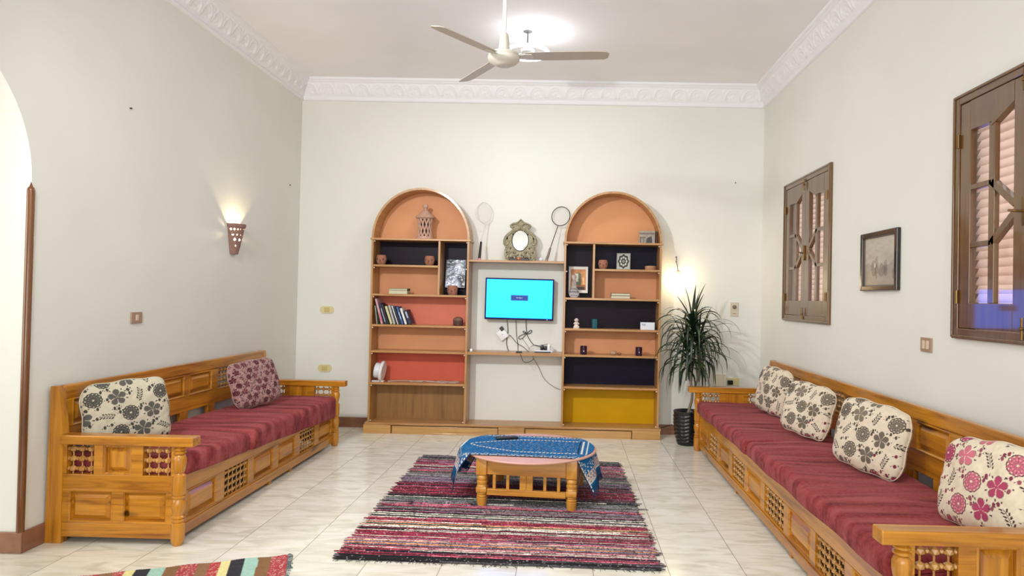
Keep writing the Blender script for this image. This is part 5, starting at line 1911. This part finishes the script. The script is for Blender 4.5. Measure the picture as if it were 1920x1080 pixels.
fol = MB()
G = random.Random(5)
for hi, (hd, n_, L0) in enumerate(zip(heads, (66, 56, 52), (0.5, 0.46, 0.46))):
    for k in range(n_):
        f = k / n_
        az = k * 2.39996 + hi
        el = 1.35 - 1.35 * f + G.uniform(-0.15, 0.15)
        z_ = hd.z + 0.05 - 0.20 * f
        ln = L0 * G.uniform(0.75, 1.12) * (0.8 if f < 0.15 else 1.0)
        dr = (0.3 if f < 0.1 else 1.7 + 1.5 * f + G.uniform(-0.4, 0.6))
        leaf(fol, (hd.x, hd.y, z_), az, el, ln, G.uniform(0.011, 0.017), dr, 11, G.uniform(-0.8, 0.8))
for az, el, ln, wd, dr, o_ in ((0.05, 1.25, 0.36, 0.007, 0.1, (0.04, 0, 1.2)), (PI - .1, 1.35, 0.36, 0.009, 0.15, (0.02, 0, 1.18)), (0.2, 1.45, 0.42, 0.006, 0.12, (0.05, 0, 1.22)), (0.1, 0.85, 0.62, 0.009, 2.3, (0.06, 0.0, 1.12)), (PI + .1, 0.9, 0.55, 0.008, 2.0, (0.0, 0, 1.15)),
                                (0.0, 0.62, 0.55, 0.009, 1.2, (0.08, -0.02, 1.02)), (PI, 0.5, 0.5, 0.008, 1.5, (0.0, -0.02, 1.02)), (-0.1, 0.4, 0.6, 0.008, 1.9, (0.1, -0.02, 0.95)), (0.15, 0.2, 0.52, 0.008, 1.3, (0.1, 0.0, 0.9))):
    leaf(fol, o_, az, el, ln, wd, dr, 16)
m_leaf, nt_, bs_ = new_mat('dracaena_leaf')
n1 = nt_.nodes.new('ShaderNodeTexNoise')
n1.inputs['Scale'].default_value = 9
nt_.links.new(coords(nt_), n1.inputs[0])
r_ = ramp(nt_, [(0.35, rgba((18, 32, 20))), (0.6, rgba((34, 56, 30))), (0.8, rgba((84, 104, 46)))])
nt_.links.new(n1.outputs[0], r_.inputs[0])
nt_.links.new(r_.outputs[0], bs_.inputs['Base Color'])
bs_.inputs['Roughness'].default_value = 0.4
fol.build('foliage', m_leaf, t, smooth=True, angle=180)


# ------------------------------------------------------------------ lamps
# pierced clay sconce on the left wall
sc = thing('wall_sconce', 'half cone pierced clay wall lamp throwing light up the left wall', 'wall lamp', (XL, 5.78, 1.765))
hs = 0.262
b = MB()
NA, NZ = 48, 40
holes = []
for zc_, arr, rr_ in ((0.215, [0.3, 0.62, 0.94, 1.26, 1.58, 1.9, 2.22, 2.54, 2.86], 0.0085), (0.165, [0.5, 0.95, 1.4, 1.85, 2.3, 2.7], 0.008), (0.125, [0.7, 1.3, 1.9, 2.4], 0.007), (0.07, [0.9, 1.6, 2.2], 0.005)):
    for a in arr:
        holes.append((a, zc_, rr_))
rad_ = lambda z: 0.042 + 0.052 * (z / hs) ** 0.9 + (0.006 if z > hs - 0.03 else 0)
V_ = {}
for layer, off in ((0, 0.0), (1, -0.007)):
    for i in range(NZ + 1):
        z = hs * i / NZ
        for k in range(NA + 1):
            a = PI * k / NA
            r = rad_(z) + off
            V_[layer, i, k] = b.bm.verts.new((r * math.sin(a) * 1.05, -r * math.cos(a) * 1.08, z))
for i in range(NZ):
    for k in range(NA):
        z, a = hs * (i + .5) / NZ, PI * (k + .5) / NA
        r = rad_(z)
        if any((abs((a - ha) * r) / (hr * (1.7 if hz < 0.14 else 1)) + abs(z - hz) / (hr * (2.2 if hz < 0.14 else 1.15))) < 1 for ha, hz, hr in holes):
            continue
        for layer in (0, 1):
            b.bm.faces.new((V_[layer, i, k], V_[layer, i, k + 1], V_[layer, i + 1, k + 1], V_[layer, i + 1, k]))
for k in range(NA):
    b.bm.faces.new((V_[0, NZ, k], V_[0, NZ, k + 1], V_[1, NZ, k + 1], V_[1, NZ, k]))
b.build('pierced_shade', flat('sconce_clay', (136, 104, 92), 0.8, noise=0.2, nscale=50), sc, smooth=True)
MB().prism([(0.0, -0.045), (0.0, 0.045), (0.02, 0.04), (0.038, 0.02), (0.044, 0), (0.038, -0.02), (0.02, -0.04)], 0.0, 0.008, 'XY').build('bottom', flat('sconce_base', (110, 80, 70), 0.8), sc)
MB().ball((0.045, 0, 0.13), 0.022, 2).build('bulb', emit('warm_bulb', (1, 0.86, 0.6, 1), 25), sc, smooth=True)
light('sconce_light', 'POINT', (XL + 0.045, 5.78, 1.765 + 0.175), 15, (1.0, 0.84, 0.5), 0.014)

# bare bulb on the back wall
bp = at(1272, 523, 7.13)
t = thing('hanging_bulb', 'lit bare bulb hanging on a twisted wire beside the right bookcase', 'lamp', (bp.x, 7.13, bp.z))
MB().lathe([(0.0001, -0.032), (0.015, -0.028), (0.026, -0.012), (0.028, 0.002), (0.022, 0.02), (0.014, 0.034), (0.013, 0.05)], n=20).build('glass_bulb', emit('bulb_glow', (1, 0.93, 0.78, 1), 30), t, smooth=True)
MB().lathe([(0.015, 0.045), (0.017, 0.05), (0.017, 0.085), (0.01, 0.094), (0.0001, 0.096)], n=14).build('socket', flat('bulb_socket', (190, 176, 150), 0.5), t, smooth=True)
wp = [Vector(p) - Vector(t.location) for p in zpix(1230, 470, 7.2, [(300, 290, 7.13), (292, 240, 7.15), (285, 190, 7.17), (272, 150, 7.18), (275, 120, 7.18), (272, 85, 7.19)], 7.18)]
MB().tube(smooth_path(wp, 4), 0.0028, 6).ball(wp[-1], 0.008, 1).ball(wp[-3], 0.007, 1).build('wire', m_cable, t, smooth=True)
light('bulb_light', 'POINT', (bp.x, 7.09, bp.z - 0.005), 6, (1.0, 0.78, 0.42), 0.03)

# round ceiling lamp behind the fan
cp = (-0.405, 5.78, 3.585)
t = thing('ceiling_lamp', 'round white ceiling lamp glowing behind the fan', 'ceiling lamp', (cp[0], cp[1], ZC))
MB().lathe([(0.0001, -0.004), (0.04, -0.004), (0.04, -0.0), (0.0001, 0.0)], n=20).tube([(0, 0, -0.002), (0, 0, -0.15)], 0.008, 8).build('stem', flat('stem_grey', (90, 90, 92), 0.4), t, smooth=True)
b = MB().lathe([(0.0001, -0.145), (0.045, -0.15), (0.06, -0.165), (0.055, -0.185), (0.0001, -0.19)], n=48)
for k in range(3):
    a = 2 * PI * k / 3 + 0.4
    b.tube([(0.05 * math.cos(a), 0.05 * math.sin(a), -0.175), (0.165 * math.cos(a), 0.165 * math.sin(a), -0.185)], 0.005, 6)
b.build('holder', m_white, t, smooth=True)
ring_ = [(0.18 * math.cos(2 * PI * k / 48), 0.18 * math.sin(2 * PI * k / 48), -0.185) for k in range(48)]
MB().tube(ring_, 0.015, 10, closed=True).build('ring_tube', emit('cool_tube', (0.88, 0.94, 1, 1), 9), t, smooth=True)
light('ceiling_lamp_glow', 'POINT', (cp[0] + 0.1, cp[1], ZC - 0.17), 5, (0.90, 0.95, 1.0), 0.035)
light('ceiling_lamp_light', 'AREA', (cp[0], cp[1], ZC - 0.21), 16, (0.92, 0.96, 1.0), 0.36, 0.36, (cp[0], cp[1], 0))

# ceiling fan
FH = Vector((-0.421, 3.989, 2.869))
m_fan = flat('fan_enamel', (196, 190, 178), 0.4)
m_blade = flat('fan_blade', (180, 170, 158), 0.4, noise=0.03)
t = thing('ceiling_fan', 'three bladed off white ceiling fan hanging on a long white rod', 'fan', tuple(FH))
MB().tube([(0, 0, 0.16), (0, 0, ZC - FH.z)], 0.0125, 12).build('downrod', flat('rod_white', (232, 230, 228), 0.35), t, smooth=True)
MB().lathe([(0.0001, 0.055), (0.036, 0.055), (0.034, 0.07), (0.026, 0.145), (0.02, 0.16), (0.0001, 0.162)], n=24).build('rod_cover', m_fan, t, smooth=True)
MB().lathe([(0.0001, ZC - FH.z - 0.09), (0.02, ZC - FH.z - 0.09), (0.055, ZC - FH.z - 0.02), (0.06, ZC - FH.z), (0.0001, ZC - FH.z)], n=24).build('canopy', m_fan, t, smooth=True)
MB().lathe([(0.0001, -0.034), (0.045, -0.034), (0.05, -0.03), (0.075, -0.02), (0.096, 0.0), (0.098, 0.012), (0.09, 0.02), (0.094, 0.026), (0.09, 0.036), (0.06, 0.05), (0.035, 0.056), (0.0001, 0.056)], n=48).build('motor_housing', m_fan, t, smooth=True)
TILT = Matrix.Rotation(0.061, 4, 'X') @ Matrix.Rotation(-0.036, 4, 'Y')
for k in (-1, 0, 1):
    a = 0.018 + k * 2 * PI / 3
    M = TILT @ Matrix.Rotation(a, 4, 'Z') @ Matrix.Translation((0, 0, 0.02)) @ Matrix.Rotation(math.radians(-11), 4, 'X')
    b = MB()
    out = [(0.13, -0.045), (0.3, -0.052), (0.56, -0.05), (0.615, -0.042), (0.635, -0.02), (0.63, 0.03), (0.61, 0.05), (0.3, 0.052), (0.13, 0.045)]
    b.prism(out, -0.0015, 0.0015, 'XY', M)
    bl = b.build('blade', m_blade, t)
    bb = MB()
    bb.prism([(0.07, -0.018), (0.13, -0.03), (0.17, -0.03), (0.18, 0), (0.17, 0.03), (0.13, 0.03), (0.07, 0.018)], -0.0055, -0.002, 'XY', M)
    bb.build('blade_bracket', m_fan, bl)


# ------------------------------------------------------------------ wall fittings
def wall_pt(px, py, wall):
    d = CAM_R @ Vector(((px - CX) / F, -(py - CY) / F, -1))
    t_ = {'L': XL / d.x, 'R': XR / d.x, 'B': YB / d.y}[wall]
    return Vector((0, 0, H)) + d * t_


def plate(name, label, cat, px, py, wall, w_, h_, mat, parts, octo=False):
    p = wall_pt(px, py, wall)
    rz = {'L': PI / 2, 'R': -PI / 2, 'B': 0}[wall]
    t = thing(name, label, cat, tuple(p), rz)
    m = MB()
    if octo:
        c_ = h_ * 0.28
        m.prism([(-w_ / 2 + c_, -h_ / 2), (w_ / 2 - c_, -h_ / 2), (w_ / 2, -h_ / 2 + c_), (w_ / 2, h_ / 2 - c_), (w_ / 2 - c_, h_ / 2), (-w_ / 2 + c_, h_ / 2), (-w_ / 2, h_ / 2 - c_), (-w_ / 2, -h_ / 2 + c_)], -0.009, -0.0, 'XZ')
    else:
        m.box(-w_ / 2, w_ / 2, -0.01, 0, -h_ / 2, h_ / 2, 0.003)
    m.build('cover_plate', mat, t)
    for nm, a, b_, c_, d_, dep, mt in parts:
        MB().box(a, b_, -0.01 - dep, -0.008, c_, d_, 0.002).build(nm, mt, t)
    return t


m_rock = flat('switch_rocker', (206, 186, 164), 0.35)
plate('light_switch', 'single tan light switch on the left wall above the sofa', 'switch', 254.5, 595.5, 'L', 0.115, 0.076, m_tan, [('rocker', -0.013, 0.013, -0.02, 0.02, 0.004, m_rock)])
plate('light_switch', 'double tan light switch on the right wall between the windows and the sofa', 'switch', 1738.5, 646.5, 'R', 0.115, 0.082, m_tan, [('rocker', -0.034, -0.008, -0.024, 0.024, 0.004, m_rock), ('rocker', 0.008, 0.034, -0.024, 0.024, 0.004, m_rock)])
plate('wall_socket', 'upper cream eight sided wall socket left of the bookcase', 'socket', 613.5, 580.5, 'B', 0.148, 0.078, m_cream, [('socket_face', -0.028, 0.028, -0.024, 0.024, 0.003, flat('socket_face', (190, 172, 112), 0.4))], True)
plate('wall_socket', 'lower cream wall socket left of the bookcase, near the sofa armrest', 'socket', 609, 690, 'B', 0.148, 0.078, m_cream, [('socket_face', -0.03, 0.03, -0.024, 0.024, 0.003, flat('socket_face2', (196, 180, 116), 0.4))], True)
t = plate('fan_regulator', 'grey beige fan regulator plate with a round knob on the back wall', 'switch', 1376.5, 580, 'B', 0.088, 0.15, flat('regulator_plate', (198, 186, 166), 0.4), [('slot', -0.02, 0.02, -0.05, -0.042, 0.001, m_tan)])
MB().lathe([(0.022, 0.0), (0.02, 0.012), (0.012, 0.022), (0.0001, 0.023)], n=20, M=Matrix.Translation((0, -0.01, 0.025)) @ Matrix.Rotation(PI / 2, 4, 'X')).build('knob', flat('knob_grey', (120, 110, 100), 0.25, metal=0.4), t, smooth=True)
t = plate('wall_socket', 'yellowish socket with a black plug just above the far armrest of the right sofa', 'socket', 1374, 716, 'B', 0.13, 0.085, m_cream, [('plug', -0.06, -0.008, -0.026, 0.018, 0.035, m_black)])
t = plate('junction_box', 'square white box on the wall behind the far armrest of the right sofa', 'box', 1348.5, 712, 'B', 0.14, 0.14, m_white, [('lid', -0.064, 0.064, -0.064, 0.064, 0.028, flat('box_cream', (226, 216, 192), 0.5))])
for px_, py_, wl, lab in ((244, 203, 'L', 'tiny nail high on the left wall above the light switch'), (1379, 343, 'B', 'tiny black nail on the upper right of the back wall'), (543, 347, 'L', 'tiny nail on the left wall near the far corner')):
    p = wall_pt(px_, py_, wl)
    d = {'L': Vector((0.012, 0, 0)), 'B': Vector((0, -0.012, 0))}[wl]
    o = MB().tube([(0, 0, 0), tuple(d)], 0.0055, 8).build('nail', flat('nail', (50, 44, 40), 0.5), None, loc=tuple(p))
    tag(o, lab, 'nail')

# framed print on the right wall
pa, pb_ = wall_pt(1654, 487, 'R'), None
t = thing('framed_print', 'black framed sepia print of figures in a landscape on the right wall', 'picture', (XR, 4.455, 1.735), -PI / 2)
fw2, fh2 = 0.262, 0.198
b = MB()
for s_ in (-1, 1):
    b.box(s_ * fw2, s_ * (fw2 - 0.034), -0.028, 0, -fh2, fh2, 0.005)
    b.box(-fw2 + 0.034, fw2 - 0.034, -0.028, 0, s_ * fh2, s_ * (fh2 - 0.034), 0.005)
b.build('frame', flat('frame_black', (24, 16, 16), 0.18, coat=0.5), t)
b = MB()
for s_ in (-1, 1):
    b.box(s_ * (fw2 - 0.034), s_ * (fw2 - 0.038), -0.016, -0.004, -fh2 + 0.034, fh2 - 0.034)
    b.box(-fw2 + 0.038, fw2 - 0.038, -0.016, -0.004, s_ * (fh2 - 0.034), s_ * (fh2 - 0.038))
b.build('gilt_fillet', flat('fillet', (96, 80, 66), 0.4), t)
nu, nv = 120, 90
U, V = np.meshgrid(np.linspace(0, 1, nu), np.linspace(0, 1, nv), indexing='ij')
C_ = (L3((176, 164, 150)) * (1 - V[..., None]) + L3((186, 180, 166)) * V[..., None])
C_ = C_ * (1 + 0.12 * fbm(U, V * 2, 9, 12))[..., None]
hill = V < 0.42 + 0.05 * np.sin(U * 9) + 0.03 * np.sin(U * 23)
C_[hill] *= 0.82
for cx_, w_, h_, b0 in ((0.3, 0.09, 0.16, 0.3), (0.38, 0.05, 0.22, 0.3), (0.55, 0.12, 0.12, 0.27), (0.66, 0.06, 0.16, 0.28), (0.9, 0.05, 0.10, 0.2)):
    e = ((U - cx_) / w_) ** 2 + ((V - b0 - h_ * .4) / h_) ** 2 + 0.4 * fbm(U, V, 40, int(cx_ * 99))
    C_[e < 1] *= 0.72
C_[((U - 0.33) / 0.03) ** 2 + ((V - 0.42) / 0.05) ** 2 < 1] = L3((196, 186, 168))
xx_ = (U - .5) * 2 * (fw2 - 0.031)
zz_ = (V - .5) * 2 * (fh2 - 0.031)
grid_obj('print', np.stack([xx_, np.full_like(xx_, -0.006), zz_], -1), vcol('print_sepia', 0.08, bmp=0), t, np.clip(C_, 0, 1))
MB().box(-fw2 + 0.02, fw2 - 0.02, -0.005, 0, -fh2 + 0.02, fh2 - 0.02).build('backing', flat('print_backing', (60, 50, 40), 0.8), t)

# lead running from the bookcase to the plant
c = cable('floor_lead', 'black lead running along the skirting behind the plant pot', [(0, 610, 7.16), (60, 590, 7.1), (120, 572, 7.08), (210, 552, 7.05)], 0.004, m_cable, 7.1, 1240, 740, 9.82)
